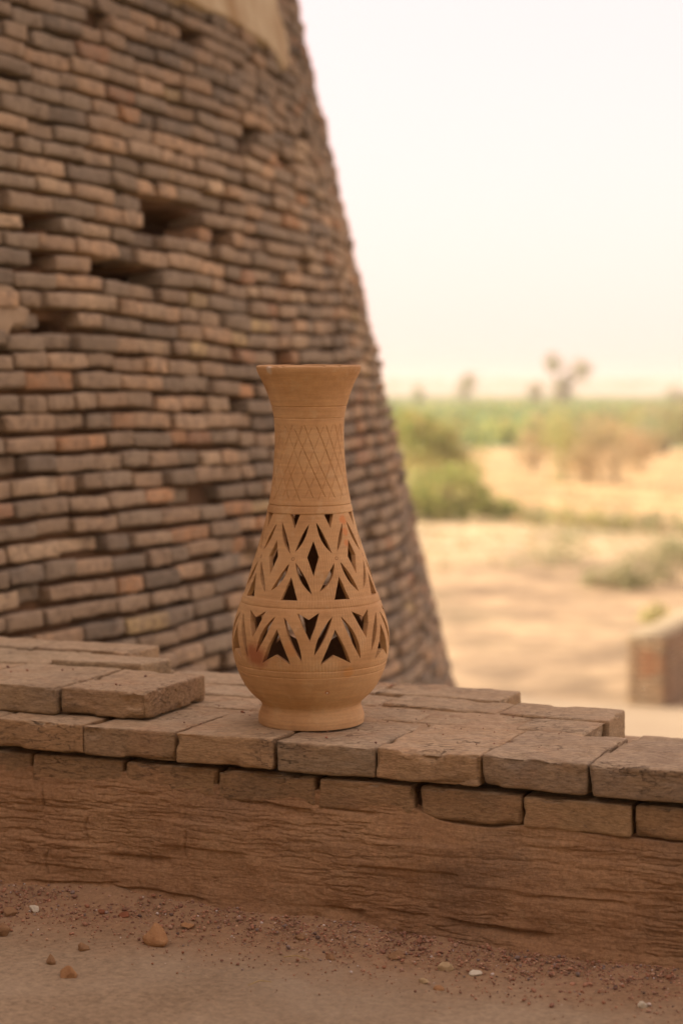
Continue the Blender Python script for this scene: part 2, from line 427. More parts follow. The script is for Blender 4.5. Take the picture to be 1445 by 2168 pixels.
# a row of thin dry trees on the golden field
for i, (px, py, hh, wd, lab) in enumerate([(1128, 1000, 120, 34, 'slender dry yellow tree, leftmost of the thin row on the golden field'),
                                    (1190, 1020, 150, 40, 'sparse dry yellow tree, second from left in the thin row'),
                                    (1240, 1024, 140, 34, 'thin tan tree in the middle of the dry row'),
                                    (1300, 1020, 160, 42, 'tallest tan tree of the dry row, with orange brown stem'),
                                    (1352, 1000, 110, 34, 'faint dry tree, rightmost of the thin row')]):
    b = gp(px, py)
    tree('dry_tree', b, hh * b[1] / FPX, lb(b, [(0, hh * .72, wd, hh * .28, 0, wd), (-wd * .5, hh * .45, wd * .8, hh * .25, 0, wd), (wd * .6, hh * .5, wd * .7, hh * .25, 0, wd), (0, hh * .25, wd * .8, hh * .2, 0, wd)]),
         1500, .09, G_TAN if i != 1 else G_YEL, lab, 'tree', 30 + i, .035, group='thin dry trees on the golden field', clump=.22)
b = gp(1400, 962)
tree('leafy_tree', b, 3.6, lb(b, [(0, 60, 55, 42, 0, 50), (45, 75, 50, 45, 0, 50), (-30, 40, 40, 30, 0, 40), (85, 60, 55, 55, 0, 50)]), 4000, .13, G_GREY,
     'grey green bushy tree at the right edge behind the dry trees', 'tree', 41, .08)
for i, (px, py, w_, h_, lab) in enumerate([(1150, 1108, 60, 30, 'leftmost low scrub clump along the far edge of the bright sand'),
                               (1235, 1116, 62, 44, 'second low scrub clump along the far edge of the bright sand'),
                               (1320, 1124, 64, 40, 'third low scrub clump along the far edge of the bright sand'),
                               (1410, 1128, 62, 52, 'rightmost low scrub clump along the far edge of the bright sand')]):
    b = gp(px, py)
    tree('low_shrub', b, .8, lb(b, [(0, h_ * .5, w_, h_ * .5, 0, 50), (w_ * .5, h_ * .35, w_ * .6, h_ * .4, 0, 30), (-w_ * .5, h_ * .4, w_ * .6, h_ * .4, 0, 30)]), 620, .08, G_YEL + G_TAN + G_GREY, lab, 'shrub', 50 + i, .02,
         group='low scrub along the sand edge', clump=.2)
for i, (px, py, w_, h_, n_, cols, lab) in enumerate([(1195, 1200, 50, 75, 450, G_GREY, 'thin sprawling grey shrub on the sand left of the darker shrubs'),
                               (1290, 1245, 60, 40, 1000, G_GREY, 'low dark grey green shrub on the open sand'),
                               (1345, 1250, 52, 80, 900, G_GREY, 'upright grey green shrub between the dark shrub and the picture edge'),
                               (1425, 1235, 60, 95, 1300, G_GREY, 'largest grey green shrub at the right edge above the low brick wall'),
                               (1392, 1316, 26, 30, 200, G_YEL, 'small yellow green plant growing behind the low brick wall')]):
    b = gp(px, py)
    tree('desert_shrub', b, .9, lb(b, [(0, h_ * .55, w_, h_ * .45, 0, 40), (w_ * .6, h_ * .3, w_ * .6, h_ * .3, 0, 30), (-w_ * .5, h_ * .35, w_ * .6, h_ * .35, 0, 30)]), n_, .055, cols, lab, 'shrub', 60 + i, .015, clump=.22)
# trees on the horizon
for i, (px, py, h_, lob, cols, lab) in enumerate([
    (985, 862, 78, [(0, 50, 22, 24, 0, 20), (4, 68, 12, 10, 0, 12), (-8, 28, 16, 16, 0, 16)], G_GREY, 'lone rounded tree on the horizon left of the tall palm like tree'),
    (886, 862, 40, [(0, 22, 10, 18, 0, 10)], G_GREEN, 'small bright green tree on the horizon beside the tower'),
    (1186, 866, 125, [(-18, 98, 26, 20, 0, 20), (42, 84, 26, 20, 0, 18), (0, 42, 26, 32, 0, 20), (22, 64, 20, 16, 0, 14)], G_GREY, 'tall spreading tree with two crowns, tallest on the horizon'),
    (1132, 866, 60, [(0, 38, 16, 20, 0, 14), (2, 18, 12, 14, 0, 12)], G_GREY, 'small grey tree just left of the tall two crowned tree'),
    (1436, 872, 62, [(0, 34, 26, 24, 0, 22), (20, 20, 26, 16, 0, 22)], G_GREY, 'rounded tree on the horizon at the right edge')]):
    b = gp(px, py)
    tree('horizon_tree', b, h_ * b[1] / FPX, lb(b, lob), 750 if i != 2 else 1500, .40, cols, lab, 'tree', 70 + i, .45, clump=.15)
# distant scrub that reads as one green mass, and a far wood
def scatter(name, y0, y1, x0, x1, n, size, hgt, cols, seed, label):
    r = np.random.default_rng(seed)
    y = np.exp(r.uniform(math.log(y0), math.log(y1), n)); x = r.uniform(x0, x1, n) * y
    keep = vn(np.stack([x * .03, y * .012, x * 0], -1), seed) > -.15; x, y = x[keep], y[keep]; n = len(x)
    m = 12; P = np.repeat(np.stack([x, y, GROUND + RISE(y)], -1), m, 0)
    sc = np.repeat(r.uniform(.5, 1.3, n), m)
    P += r.normal(size=P.shape) * np.array([.9, .9, 0]) * hgt * sc[:, None]
    P[:, 2] += r.uniform(0, 1, len(P)) ** .8 * hgt * sc
    a = r.normal(size=P.shape); a /= np.linalg.norm(a, axis=1)[:, None]; b = np.cross(a, r.normal(size=P.shape)); b /= np.linalg.norm(b, axis=1)[:, None]
    s_ = size * r.uniform(.6, 1.4, len(P))[:, None]
    V = np.stack([P - a * s_, P + b * s_, P + a * s_, P - b * s_], 1).reshape(-1, 3); V[:, 2] = np.maximum(V[:, 2], GROUND)
    me = mesh(name, V, np.arange(len(V)).reshape(-1, 4))
    cl = np.repeat(np.array(cols)[r.integers(0, len(cols), n)], m, 0) * r.uniform(.75, 1.2, len(P))[:, None]
    set_col(me, np.repeat(cl, 4, 0))
    return tag(obj(name, me, M_leaf), label, kind='stuff')
scatter('scrub', 150, 900, -.02, .25, 4200, .5, 1.6, G_GREEN + [(.24, .36, .16), (.20, .33, .15)], 91, 'far green scrub and crops covering the middle of the plain')
scatter('far_wood', 1500, 2300, -.05, .3, 500, 2.0, 5, G_GREY, 92, 'hazy line of far trees along the horizon')
scatter('dry_grass', 34, 130, 0., .22, 1500, .035, .16, G_TAN + G_GREY, 93, 'dry grass tufts scattered over the sand')

# ------------------------------------------------------------------ round battered brick tower
TC = np.array([-7.453, 9.007]); TR0, TK, ROW = 7.652, .2315, .055
def trad(z): return TR0 - TK * (z - EYE)
def tpt(s, z, out=0.):           # s = angle in radians
    r = trad(z) + out; return np.stack([r * np.cos(s), r * np.sin(s), z + 0 * s], -1)
def tower_hit(px, py):
    d = ray(px, py); A = d[0]**2 + d[1]**2 - TK**2 * d[2]**2
    B = -2 * (d[0] * TC[0] + d[1] * TC[1]) + 2 * TR0 * TK * d[2]; C = TC @ TC - TR0**2
    D = max(B * B - 4 * A * C, 0); t = (-B - math.sqrt(D)) / (2 * A); p = d * t
    return math.atan2(p[1] - TC[1], p[0] - TC[0]), p[2] + EYE
# places where bricks have fallen out: (x, y, half width, half height) in the view, turned into wall coordinates
PITS = []
for px, py, w_, h_ in [(368, 464, 62, 24), (262, 562, 36, 23), (62, 462, 54, 19), (330, 602, 27, 20), (420, 500, 24, 14), (528, 272, 26, 15), (522, 325, 26, 11),
                       (398, 72, 26, 18), (132, 700, 26, 15), (404, 532, 28, 18), (470, 495, 16, 14), (92, 545, 28, 14), (500, 862, 14, 12), (640, 285, 12, 10), (335, 255, 14, 9)]:
    a, z = tower_hit(px, py); a1, _ = tower_hit(px - w_, py); a2, _ = tower_hit(px + w_, py); _, z2 = tower_hit(px, py - h_)
    PITS.append((a, z, abs(a2 - a1) / 2, abs(z2 - z)))
def pit(a, z, grow=1.):
    d = np.full(np.shape(a), 9.)
    for pa, pz, pw, ph in PITS: d = np.minimum(d, ((a - pa) / (pw * grow))**2 + ((z - pz) / (ph * grow))**2)
    return d
tower = empty('brick_tower', (float(TC[0]), float(TC[1]), GROUND), 'huge round leaning brick tower with eroded rows of old bricks at the left', 'tower')
Z0T, Z1T = EYE - 1.75, EYE + 2.05
A0T, A1T = R(-62), R(14)
def wav(a, z): # slow waviness of the courses
    s = a * TR0; return .020 * vn(np.stack([s * .8, z * .9, 0 * s], -1), 5) + .006 * vn(np.stack([s * 3, z * 2.2, 0 * s], -1), 6)
# mud core with pits
na, nz = 460, 230
aa = np.linspace(A0T - .02, A1T + .02, na); zz = np.linspace(Z0T - .03, Z1T + .03, nz)
Aa, Zz = np.meshgrid(aa, zz, indexing='ij'); q = pit(Aa, Zz, 1.25)
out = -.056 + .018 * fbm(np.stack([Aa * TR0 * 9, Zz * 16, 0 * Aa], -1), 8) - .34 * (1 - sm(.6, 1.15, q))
r_ = trad(Zz) + out; V = np.stack([r_ * np.cos(Aa), r_ * np.sin(Aa), Zz - GROUND], -1).reshape(-1, 3)
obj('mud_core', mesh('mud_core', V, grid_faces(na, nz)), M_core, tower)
# plain shaft: the rest of the tower below, above and around
def cone_part(z0, z1, a0, a1, out, n=90):
    A = np.linspace(a0, a1, n); Zs = np.linspace(z0, z1, 8); Am, Zm = np.meshgrid(A, Zs, indexing='ij')
    r = trad(Zm) + out; return np.stack([r * np.cos(Am), r * np.sin(Am), Zm - GROUND], -1).reshape(-1, 3), grid_faces(n, 8)
TOP = EYE + 13.
def shaft_mat():
    s = NT('distant tower brickwork'); g = s.n('ShaderNodeNewGeometry'); v = g.outputs['Position']
    sep = s.n('ShaderNodeSeparateXYZ'); s.l(v, sep.inputs[0])
    row = s.math('FRACT', s.math('DIVIDE', sep.outputs[2], ROW))
    j = s.ramp(row, [(.0, 0.), (.12, 1.), (.88, 1.), (1., 0.)])
    c = s.mix(j, (.06, .04, .03), s.ramp(s.noise(v, 6, 6), [(.35, (.15, .11, .09)), (.65, (.30, .20, .14))]))
    return s.out(c, s.bump(j, 1., .02))
M_shaft = shaft_mat()
full = [cone_part(GROUND, Z0T, -math.pi, math.pi, -.02), cone_part(Z1T, TOP, -math.pi, math.pi, -.02), cone_part(Z0T, Z1T, A1T, 2 * math.pi + A0T, -.02)]
rt = trad(TOP) - .02; cv = [np.array([[0, 0, TOP - GROUND]] * 4)]
A = np.linspace(-math.pi, math.pi, 90); top = np.stack([rt * np.cos(A), rt * np.sin(A), 0 * A + TOP - GROUND], -1)
topV = np.concatenate([top, [[0, 0, TOP - GROUND]]]); topF = np.array([(i, i + 1, 90, 90) for i in range(89)])
V, F = join(full); obj('shaft', mesh('shaft', V, F), M_shaft, tower)
obj('top_deck', mesh('top_deck', topV, [(i, i + 1, 90) for i in range(89)], False), M_core, tower)

# brick templates: worn, rounded blocks, unit sized (x length, y depth outwards, z thickness)
GX = [-1, -.93, -.45, 0, .45, .93, 1]; GY = [-1, .86, 1]; GZ = [-1, -.66, .66, 1]
def worn_block(seed, jit=.05):
    nx, ny, nz_ = len(GX) - 1, len(GY) - 1, len(GZ) - 1
    idx = {}; V = []; F = []
    def vid(i, j, k):
        if (i, j, k) not in idx: idx[(i, j, k)] = len(V); V.append((GX[i], GY[j], GZ[k]))
        return idx[(i, j, k)]
    for i in range(nx):
        for j in range(ny):
            for k, fl in ((0, 1), (nz_, 0)):
                f = [vid(i, j, k), vid(i + 1, j, k), vid(i + 1, j + 1, k), vid(i, j + 1, k)]; F.append(f[::-1] if fl else f)
    for i in range(nx):
        for k in range(nz_):
            for j, fl in ((ny, 1),):
                f = [vid(i, j, k), vid(i + 1, j, k), vid(i + 1, j, k + 1), vid(i, j, k + 1)]; F.append(f[::-1] if fl else f)
    for j in range(ny):
        for k in range(nz_):
            for i, fl in ((0, 1), (nx, 0)):
                f = [vid(i, j, k), vid(i, j + 1, k), vid(i, j + 1, k + 1), vid(i, j, k + 1)]; F.append(f[::-1] if fl else f)
    V = np.array(V, float)
    asp = np.array([1.0, .6, .2])                                  # relative sizes, so that corners round evenly
    q = V * asp; r = .064; inner = asp - r; c = np.clip(q, -inner, inner); d = q - c
    L = np.linalg.norm(d, axis=1)[:, None]; q = np.where(L > 1e-6, c + d / np.maximum(L, 1e-6) * r, q)
    q = q + jit * .62 * np.stack([vn(q * 2.2 + seed * 9.1, seed), vn(q * 2.2 + seed * 9.1, seed + 50), .55 * vn(q * 3 + seed * 9.1, seed + 90)], -1)
    return q / asp * .5, np.array(F)
TMPL = [worn_block(s_, jit=.115) for s_ in range(14)]
TME = []
for i, (V, F) in enumerate(TMPL):
    m = mesh('tower_brick', V, F); m.materials.append(M_tb_obj); TME.append(m)
PAL = [((.43, .32, .23), 28), ((.34, .27, .205), 26), ((.51, .365, .255), 18), ((.59, .40, .265), 13), ((.62, .46, .32), 6),
       ((.56, .325, .19), 5), ((.56, .42, .24), 2), ((.50, .30, .20), 3), ((.25, .205, .165), 9)]
rnd = random.Random(21); BR = []
row = 0; z = Z0T
while z < Z1T:
    a = A0T + rnd.uniform(0, .02)
    header_row = rnd.random() < .25
    hrow = rnd.uniform(-.002, .002)
    while a < A1T:
        L = rnd.uniform(.09, .135) if rnd.random() < (.65 if header_row else .28) else rnd.uniform(.145, .215)
        da = L / trad(z); ac = a + da / 2; a += da + rnd.uniform(.004, .016) / trad(z)
        zc = z + float(wav(np.array(ac), np.array(z))) + rnd.gauss(0, .0025)
        if float(pit(np.array(ac), np.array(zc))) < 1.: continue
        near_pit = float(pit(np.array(ac), np.array(zc), 1.6)) < 1.
        if rnd.random() < .006: continue
        outw = rnd.gauss(0, .0065) - (.035 if rnd.random() < .03 else 0) - (rnd.uniform(0, .03) if near_pit and rnd.random() < .5 else 0)
        th = rnd.uniform(.038, .046) + hrow; dep = .13
        rr = trad(zc) + outw - dep / 2
        cx_, cy_ = rr * math.cos(ac), rr * math.sin(ac)
        T = Vector((-math.sin(ac), math.cos(ac), 0)); O = Vector((math.cos(ac), math.sin(ac), 0)); U = Vector((0, 0, 1))
        M = Matrix((T, O, U)).transposed()
        slope = 0.
        e_ = .01; slope = float(wav(np.array(ac + e_), np.array(z)) - wav(np.array(ac - e_), np.array(z))) / (2 * e_ * TR0)
        M = M @ Matrix.Rotation(-rnd.gauss(math.atan(slope), .018), 3, 'Y').inverted() if False else M @ Matrix.Rotation(-math.atan(slope) + rnd.gauss(0, .011), 3, 'Y')
        M = M @ Matrix.Rotation(R(5) + rnd.gauss(0, .03), 3, 'X') @ Matrix.Rotation(rnd.gauss(0, .03), 3, 'Z')
        hz = zc - EYE
        col = rnd.choices([p for p, _ in PAL], [w for _, w in PAL])[0]
        g_ = rnd.uniform(.74, 1.10)
        dk = 1. - .38 * float(sm(.55, 1.35, np.array(hz + .25 * vn(np.array([ac * 9, zc * 2, 0.]), 77))))   # soot-grey upper courses
        col = tuple(c * g_ * dk for c in col)
        sc = (L, dep, th)
        if rnd.random() < .5: sc = (-L, dep, th)
        wp = np.array([TC[0] + cx_ + O[0] * dep / 2, TC[1] + cy_ + O[1] * dep / 2, zc])
        px, py, fd = proj(wp); t2 = np.array(T)
        p1 = proj(wp - t2 * L / 2); p2 = proj(wp + t2 * L / 2); w_ = abs(p2[0] - p1[0])
        area = w_ * th * FPX / fd
        vis = -40 < px < 1445 and -15 < py < 1470 and ac < R(-4) and not (515 < px < 800 and py > 1110) and not (600 < px < 720 and py > 790) and not (px < 340 and py > 1385) and not (py > 1440)
        BR.append((area if vis else -1, (cx_, cy_, zc - GROUND), M, sc, col, rnd.randrange(len(TMPL))))
    z += ROW
    row += 1
BR.sort(key=lambda b: -b[0])
for area, c, M, sc, col, ti in BR[:300]:
    o = obj('brick', TME[ti], None, tower); o.matrix_local = Matrix.Translation(c) @ M.to_4x4() @ Matrix.Diagonal((*sc, 1)); o.color = (*col, 1)
parts = []; cols = []
for area, c, M, sc, col, ti in BR[300:]:
    V, F = TMPL[ti]; Mn = np.array(M)
    VV = (V * np.array(sc)) @ Mn.T + np.array(c); FF = F if sc[0] > 0 else F[:, ::-1]
    parts.append((VV, FF)); cols.append(np.repeat(np.array([col]), len(V), 0))
V, F = join(parts); me = mesh('small_bricks', V, F); set_col(me, np.concatenate(cols))
tag(obj('brick_rows', me, M_tb_att, tower), kind='stuff')

# plaster patches still clinging to the tower
def inside(poly, x, y):
    c = np.zeros(np.shape(x), bool); n = len(poly)
    for i in range(n):
        x1, y1 = poly[i]; x2, y2 = poly[(i + 1) % n]
        cond = ((y1 > y) != (y2 > y)) & (x < (x2 - x1) * (y - y1) / (y2 - y1 + 1e-12) + x1); c ^= cond
    return c
def patch(name, pts_px, out, mat, seed, label, res=.008, zmax=None):
    poly = [tower_hit(*p) for p in pts_px]
    if zmax: poly = [(a, zmax if b > zmax - .1 and False else b) for a, b in poly]
    a = np.array([p[0] for p in poly]); z = np.array([p[1] for p in poly])
    A = np.arange(a.min() - .02, a.max() + .02, res / TR0); Zs = np.arange(z.min() - .05, z.max() + .05, res)
    Am, Zm = np.meshgrid(A, Zs, indexing='ij'); s = Am * TR0
    dx = .02 * fbm(np.stack([s * 9, Zm * 9, 0 * s], -1), seed); dz = .02 * fbm(np.stack([s * 9, Zm * 9, 0 * s + 5], -1), seed + 3)
    ins = inside([(p[0] * TR0, p[1]) for p in poly], s + dx, Zm + dz)
    # soft thickness towards the rim
    k_ = ins.astype(float)
    for _ in range(3):
        k2 = k_.copy(); k2[1:-1, 1:-1] = (k_[1:-1, 1:-1] * 2 + k_[:-2, 1:-1] + k_[2:, 1:-1] + k_[1:-1, :-2] + k_[1:-1, 2:]) / 6; k_ = k2
    rr = trad(Zm) + out * sm(.1, .9, k_) - .03 * (1 - sm(.0, .6, k_)) + (.008 if out < .01 else .004) * fbm(np.stack([s * 14, Zm * 14, 0 * s], -1), seed + 9)
    V = np.stack([rr * np.cos(Am), rr * np.sin(Am), Zm - GROUND], -1).reshape(-1, 3)
    F = grid_faces(len(A), len(Zs)); keep = (k_ > .04).reshape(-1)[F].all(1); F = F[keep]
    used = np.unique(F); rm = -np.ones(len(V), int); rm[used] = np.arange(len(used))
    o = obj(name, mesh(name, V[used], rm[F]), mat, tower); o['label'] = label
patch('plaster_patch', [(345, -120), (362, -8), (470, 42), (540, 80), (575, 112), (583, 132), (594, 150), (604, 140), (600, 95), (592, 60), (578, 20), (560, -120)],
      .022, M_plaster, 41, 'pale smooth plaster patch near the top of the tower')
M_smear = simple_mat('dull mud smear', (.26, .19, .14), (.38, .28, .20), 12, .5, .01)
patch('mud_smear', [(-60, 600), (15, 598), (42, 610), (28, 640), (66, 652), (60, 684), (30, 680), (24, 716), (-60, 724)], -.004, M_smear, 47, 'dull tan mud smear over the bricks at left')

# ------------------------------------------------------------------ terrace, floor, parapet
TH = R(23); EX = np.array([math.cos(TH), -math.sin(TH)]); NX = np.array([math.sin(TH), math.cos(TH)])
O0 = np.array([0., 3.156]); ZT = EYE - .585           # top of the coping course
def W2(u, v): p = O0 + u * EX + v * NX; return p
Lu0, Lu1 = -1.75, 1.6
q = [W2(-1.6, .62), W2(6, .62), W2(6, -7), W2(-9, -7), W2(-9, .2)]
M_ter = simple_mat('terrace masonry', (.16, .11, .08), (.26, .18, .125), 3, .5, .02)
tag(slab('terrace', [tuple(p) for p in q], GROUND - .2, -.03, M_ter), 'brick faced terrace that carries the parapet', kind='structure')

M_shade_wall = simple_mat('rampart masonry', (.13, .085, .055), (.22, .145, .095), 3, .5, .02)
q = [(-11., -2.2), (3.2, -2.2), (3.2, -3.6), (-11., -3.6)]  # unseen wall added behind the camera to shade parapet face and vase
tag(slab('shade_wall', q, -.05, 5.2, M_shaft), 'tall unseen brick wall added behind the terrace to shade it', 'wall')
# floor sheet in wall axes: x = u along the wall, y = v (negative towards camera)
fl = bpy.data.objects.new('floor', None)
us = np.concatenate([np.linspace(-5, -1.4, 20), np.linspace(-1.35, 1.25, 700), np.linspace(1.3, 5, 20)])
vs = np.concatenate([np.linspace(-5.5, -.95, 24), np.linspace(-.93, .03, 300)])
U, Vv = np.meshgrid(us, vs, indexing='ij'); P3 = np.stack([U, Vv, 0 * U], -1)
bank = np.exp(np.minimum(Vv + .0, 0) / .055) * (.030 + .006 * fbm(P3 * 5, 11)) * (1 - .62 * sm(-.25, .45, U))
rough = sm(-.42, -.05, Vv + .10 * fbm(P3 * 4, 12))
Zf = .006 * fbm(P3 * 2.2, 13) + .0018 * fbm(P3 * 18, 14) + bank + rough * (.0045 * fbm(P3 * 26, 15) + .0025 * np.abs(fbm(P3 * 70, 16)))
# shallow joints of the worn brick paving under the dust
ju = np.abs(((U * .92 + Vv * .39 + .012 * vn(P3 * 7, 1)) / .235) % 1 - .5) * .235; jv = np.abs(((Vv * .92 - U * .39 + .012 * vn(P3 * 7, 2)) / .235) % 1 - .5) * .235
jm = np.maximum(np.exp(-((.1175 - ju) / .006)**2), np.exp(-((.1175 - jv) / .006)**2))
Zf -= .0028 * jm * (1 - rough) * sm(-.2, .5, fbm(P3 * 3, 19) + .2)
floor = obj('floor', mesh('floor', np.stack([U, Vv, Zf], -1).reshape(-1, 3), grid_faces(len(us), len(vs))), M_floor)
floor.location = (O0[0], O0[1], 0); floor.rotation_euler = (0, 0, -TH); tag(floor, 'dusty worn paving in front of the low wall', kind='structure')
def floor_z(u, v):
    p = np.array([u, v, 0.]); b = math.exp(min(v, 0) / .055) * (.030 + .006 * float(fbm(p * 5, 11))) * (1 - .62 * float(sm(-.25, .45, u)))
    return .006 * float(fbm(p * 2.2, 13)) + b

wall = empty('parapet_wall', (float(O0[0]), float(O0[1]), 0), 'low old brick parapet wall with mud plastered face carrying the vase', 'wall')
wall.rotation_euler = (0, 0, -TH)
# core block (well inside)
def boxVF(x0, x1, y0, y1, z0, z1):
    V = np.array([(x, y, z) for x in (x0, x1) for y in (y0, y1) for z in (z0, z1)])
    return V, np.array([(0, 1, 3, 2), (4, 6, 7, 5), (0, 4, 5, 1), (2, 3, 7, 6), (0, 2, 6, 4), (1, 5, 7, 3)])
V, F = boxVF(Lu0, Lu1, .035, .63, -.2, ZT - .075); obj('rubble_core', mesh('rubble_core', V, F, False), M_core, wall)

def big_brick(u0, u1, v0, v1, z0, z1, seed, col, res=.0042, r=.0042, chips=(), tilt=(0, 0), rot=0., amp=1.):
    h = np.array([u1 - u0, v1 - v0, z1 - z0]) / 2; n = np.maximum(3, np.round(2 * h / res).astype(int))
    Vs, Fs, off = [], [], 0
    for ax in range(3):
        a, b = [i for i in range(3) if i != ax]
        ga = np.linspace(-h[a], h[a], n[a] + 1); gb = np.linspace(-h[b], h[b], n[b] + 1)
        A_, B_ = np.meshgrid(ga, gb, indexing='ij')
        for sgn in (-1, 1):
            P = np.zeros(A_.shape + (3,)); P[..., a] = A_; P[..., b] = B_; P[..., ax] = sgn * h[ax]
            F = grid_faces(n[a] + 1, n[b] + 1)
            if (sgn > 0) == (ax == 1): F = F[:, ::-1]
            Vs.append(P.reshape(-1, 3)); Fs.append(F + off); off += P.size // 3
    V = np.concatenate(Vs); F = np.concatenate(Fs)
    sd_ = seed * 13.7
    rr = (r * (1 + .8 * vn(V * 28 + sd_, seed)))[:, None]
    inner = h - rr; c = np.clip(V, -inner, inner); d = V - c; L = np.linalg.norm(d, axis=1)[:, None]
    N = d / np.maximum(L, 1e-9); edge = ((np.abs(d) > 1e-5).sum(1) > 1)
    fac = np.sort(np.abs(V) / h, axis=1)[:, 1]             # 1 on an edge
    dist_edge = np.sort(h - np.abs(V), axis=1)[:, 1]
    P = c + N * rr
    # warp of the whole brick, surface relief, knocked edges
    P = P + amp * .0030 * np.stack([vn(V * 9 + sd_, seed + 1), vn(V * 9 + sd_, seed + 2), .7 * vn(V * 9 + sd_, seed + 3)], -1)
    rel = .0011 * fbm(V * np.array([45, 60, 110]) + sd_, seed + 4, 5) + .0010 * fbm(V * 22 + sd_, seed + 5, 3)
    crk = np.abs(vn(V * np.array([14, 34, 60]) + sd_, seed + 6)); rel -= .0022 * np.exp(-(crk / .035)**2) * sm(-.1, .35, vn(V * 8 + sd_, seed + 7))
    chip = sm(.18, .62, vn(V * np.array([24, 30, 34]) + sd_, seed + 8)) * np.exp(-dist_edge / .007) * .0085
    for cu, cv, cz, cr, cd in chips:
        dd = np.linalg.norm((V - np.array([cu * h[0], cv * h[1], cz * h[2]])) / np.array([cr, cr, cr * .6]), axis=1); chip = np.maximum(chip, cd * (1 - sm(.5, 1., dd)))
    P = P + N * (amp * rel - chip)[:, None]
    me = mesh('wall_brick', P, F); 
    # weld the six faces so that shading runs over the edges
    import bmesh
    bm = bmesh.new(); bm.from_mesh(me); bmesh.ops.remove_doubles(bm, verts=bm.verts, dist=.0004); bm.to_mesh(me); bm.free()
    me.polygons.foreach_set('use_smooth', [True] * len(me.polygons))
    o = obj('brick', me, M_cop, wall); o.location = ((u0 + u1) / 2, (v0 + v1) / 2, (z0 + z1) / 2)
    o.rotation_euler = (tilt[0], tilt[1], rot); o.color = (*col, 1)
    return o
rb = random.Random(5)
CT = [(.45, .28, .165), (.36, .25, .17), (.48, .31, .19), (.32, .245, .185), (.50, .33, .21), (.40, .265, .175)]
T_ = .0515
# front row of the coping course (positions along the wall of its joints)
ju_ = [-1.75, -1.57, -1.39, -1.21, -1.03, -.85, -.672, -.490, -.3077, -.1232, .0565, .2404, .4176, .600, .785, .965, 1.15, 1.33, 1.51]
dz_ = {6: 0, 7: 0, 8: .001, 9: -.001, 10: .0, 11: .0015, 12: .0}
for i in range(len(ju_) - 1):
    g = rb.uniform(.002, .0042); fo = rb.uniform(-.005, .005); dd = dz_.get(i, rb.uniform(-.002, .002))
    ch = {10: [(.1, -1, 1, .03, .006), (-.35, -1, 1, .018, .004)], 11: [(-.45, -1, 1, .035, .005), (.35, -1, .9, .02, .005)], 9: [(.7, -1, 1, .025, .004)], 7: [(-.8, -1, .6, .02, .005)]}.get(i, [])
    col = CT[i % 6] if i not in (11, 12) else (.31, .23, .175)
    big_brick(ju_[i] + g, ju_[i + 1] - g, fo, .252 + rb.uniform(-.004, .004), ZT - T_ + dd, ZT + dd, 100 + i, col, res=.0038 if 5 < i < 13 else .008,
              tilt=(rb.gauss(0, .003), rb.gauss(0, .003)), rot=rb.gauss(0, .006), chips=ch)
def row_(v0, v1, cuts, zt, seed, cols=CT, rs=.0055, tk=T_):
    for i in range(len(cuts) - 1):
        if cuts[i] is None or cuts[i + 1] is None: continue
        big_brick(cuts[i] + .002, cuts[i + 1] - .002, v0 + rb.uniform(0, .003), v1 - rb.uniform(0, .003), zt - tk + rb.uniform(-.0015, .0015), zt + rb.uniform(-.0015, .0015), seed + i, rb.choice(cols), rs,
                  tilt=(rb.gauss(0, .003), rb.gauss(0, .003)), rot=rb.gauss(0, .004), amp=.9)
pk = [(.50, .33, .22), (.46, .33, .225), (.44, .33, .24)]
row_(.258, .380, [-1.7, -1.45, -1.2, -.95, -.70, -.46, -.215, .03, .21, .342], ZT, 200, pk)
row_(.384, .506, [-1.7, -1.5, -1.25, -1.0, -.76, -.50, -.33, -.09, .14, .349], ZT + .003, 230, pk)
row_(.512, .655, [-1.6, -1.36, -1.12, -.88, -.64, -.40, -.15, .105], ZT + .004, 260, pk)
# dry mud filling the joints between the top bricks
uj = np.linspace(-1.7, .34, 500); vj = np.linspace(.015, .652, 150); Uj, Vj = np.meshgrid(uj, vj, indexing='ij'); Pj = np.stack([Uj, Vj, 0 * Uj], -1)
Zj = ZT - .0055 + .0045 * sm(.15, .27, Vj) + .0035 * fbm(Pj * 14, 63) - .004 * (1 - sm(.03, .10, Vj))
Zj = np.where((Vj > .505) & (Uj > .09), ZT - .07, Zj)
Zj = np.where((Vj < .245) & (Uj > -9), Zj - .0015, Zj)
obj('joint_mud', mesh('joint_mud', np.stack([Uj, Vj, Zj], -1).reshape(-1, 3), grid_faces(500, 150)), simple_mat('dry joint mud', (.32, .215, .14), (.52, .38, .27), 40, .8, .004), wall)
# course below, showing behind where the upper course has gone, and along the front
row_(.27, .63, [.345, .56, .80, 1.04, 1.28, 1.5], ZT - T_ - .008, 300, pk, .008, .05)
jl = [-1.5, -1.32, -1.14, -.96, -.78, -.602, -.4156, -.2317, -.0497, .1278, .3068, .4863, .668, .85, 1.03, 1.21, 1.4]
for i in range(len(jl) - 1):
    g = rb.uniform(.002, .004)
    big_brick(jl[i] + g, jl[i + 1] - g, .010 if i == 10 else .013 + rb.uniform(-.003, .002), .24, ZT - .0605 - .050, ZT - .0605, 400 + i, [(.33, .205, .12), (.31, .195, .115), (.34, .215, .128)][i % 3] if i != 10 else (.44, .29, .175),
              res=.004 if 4 < i < 12 else .009, r=.005)
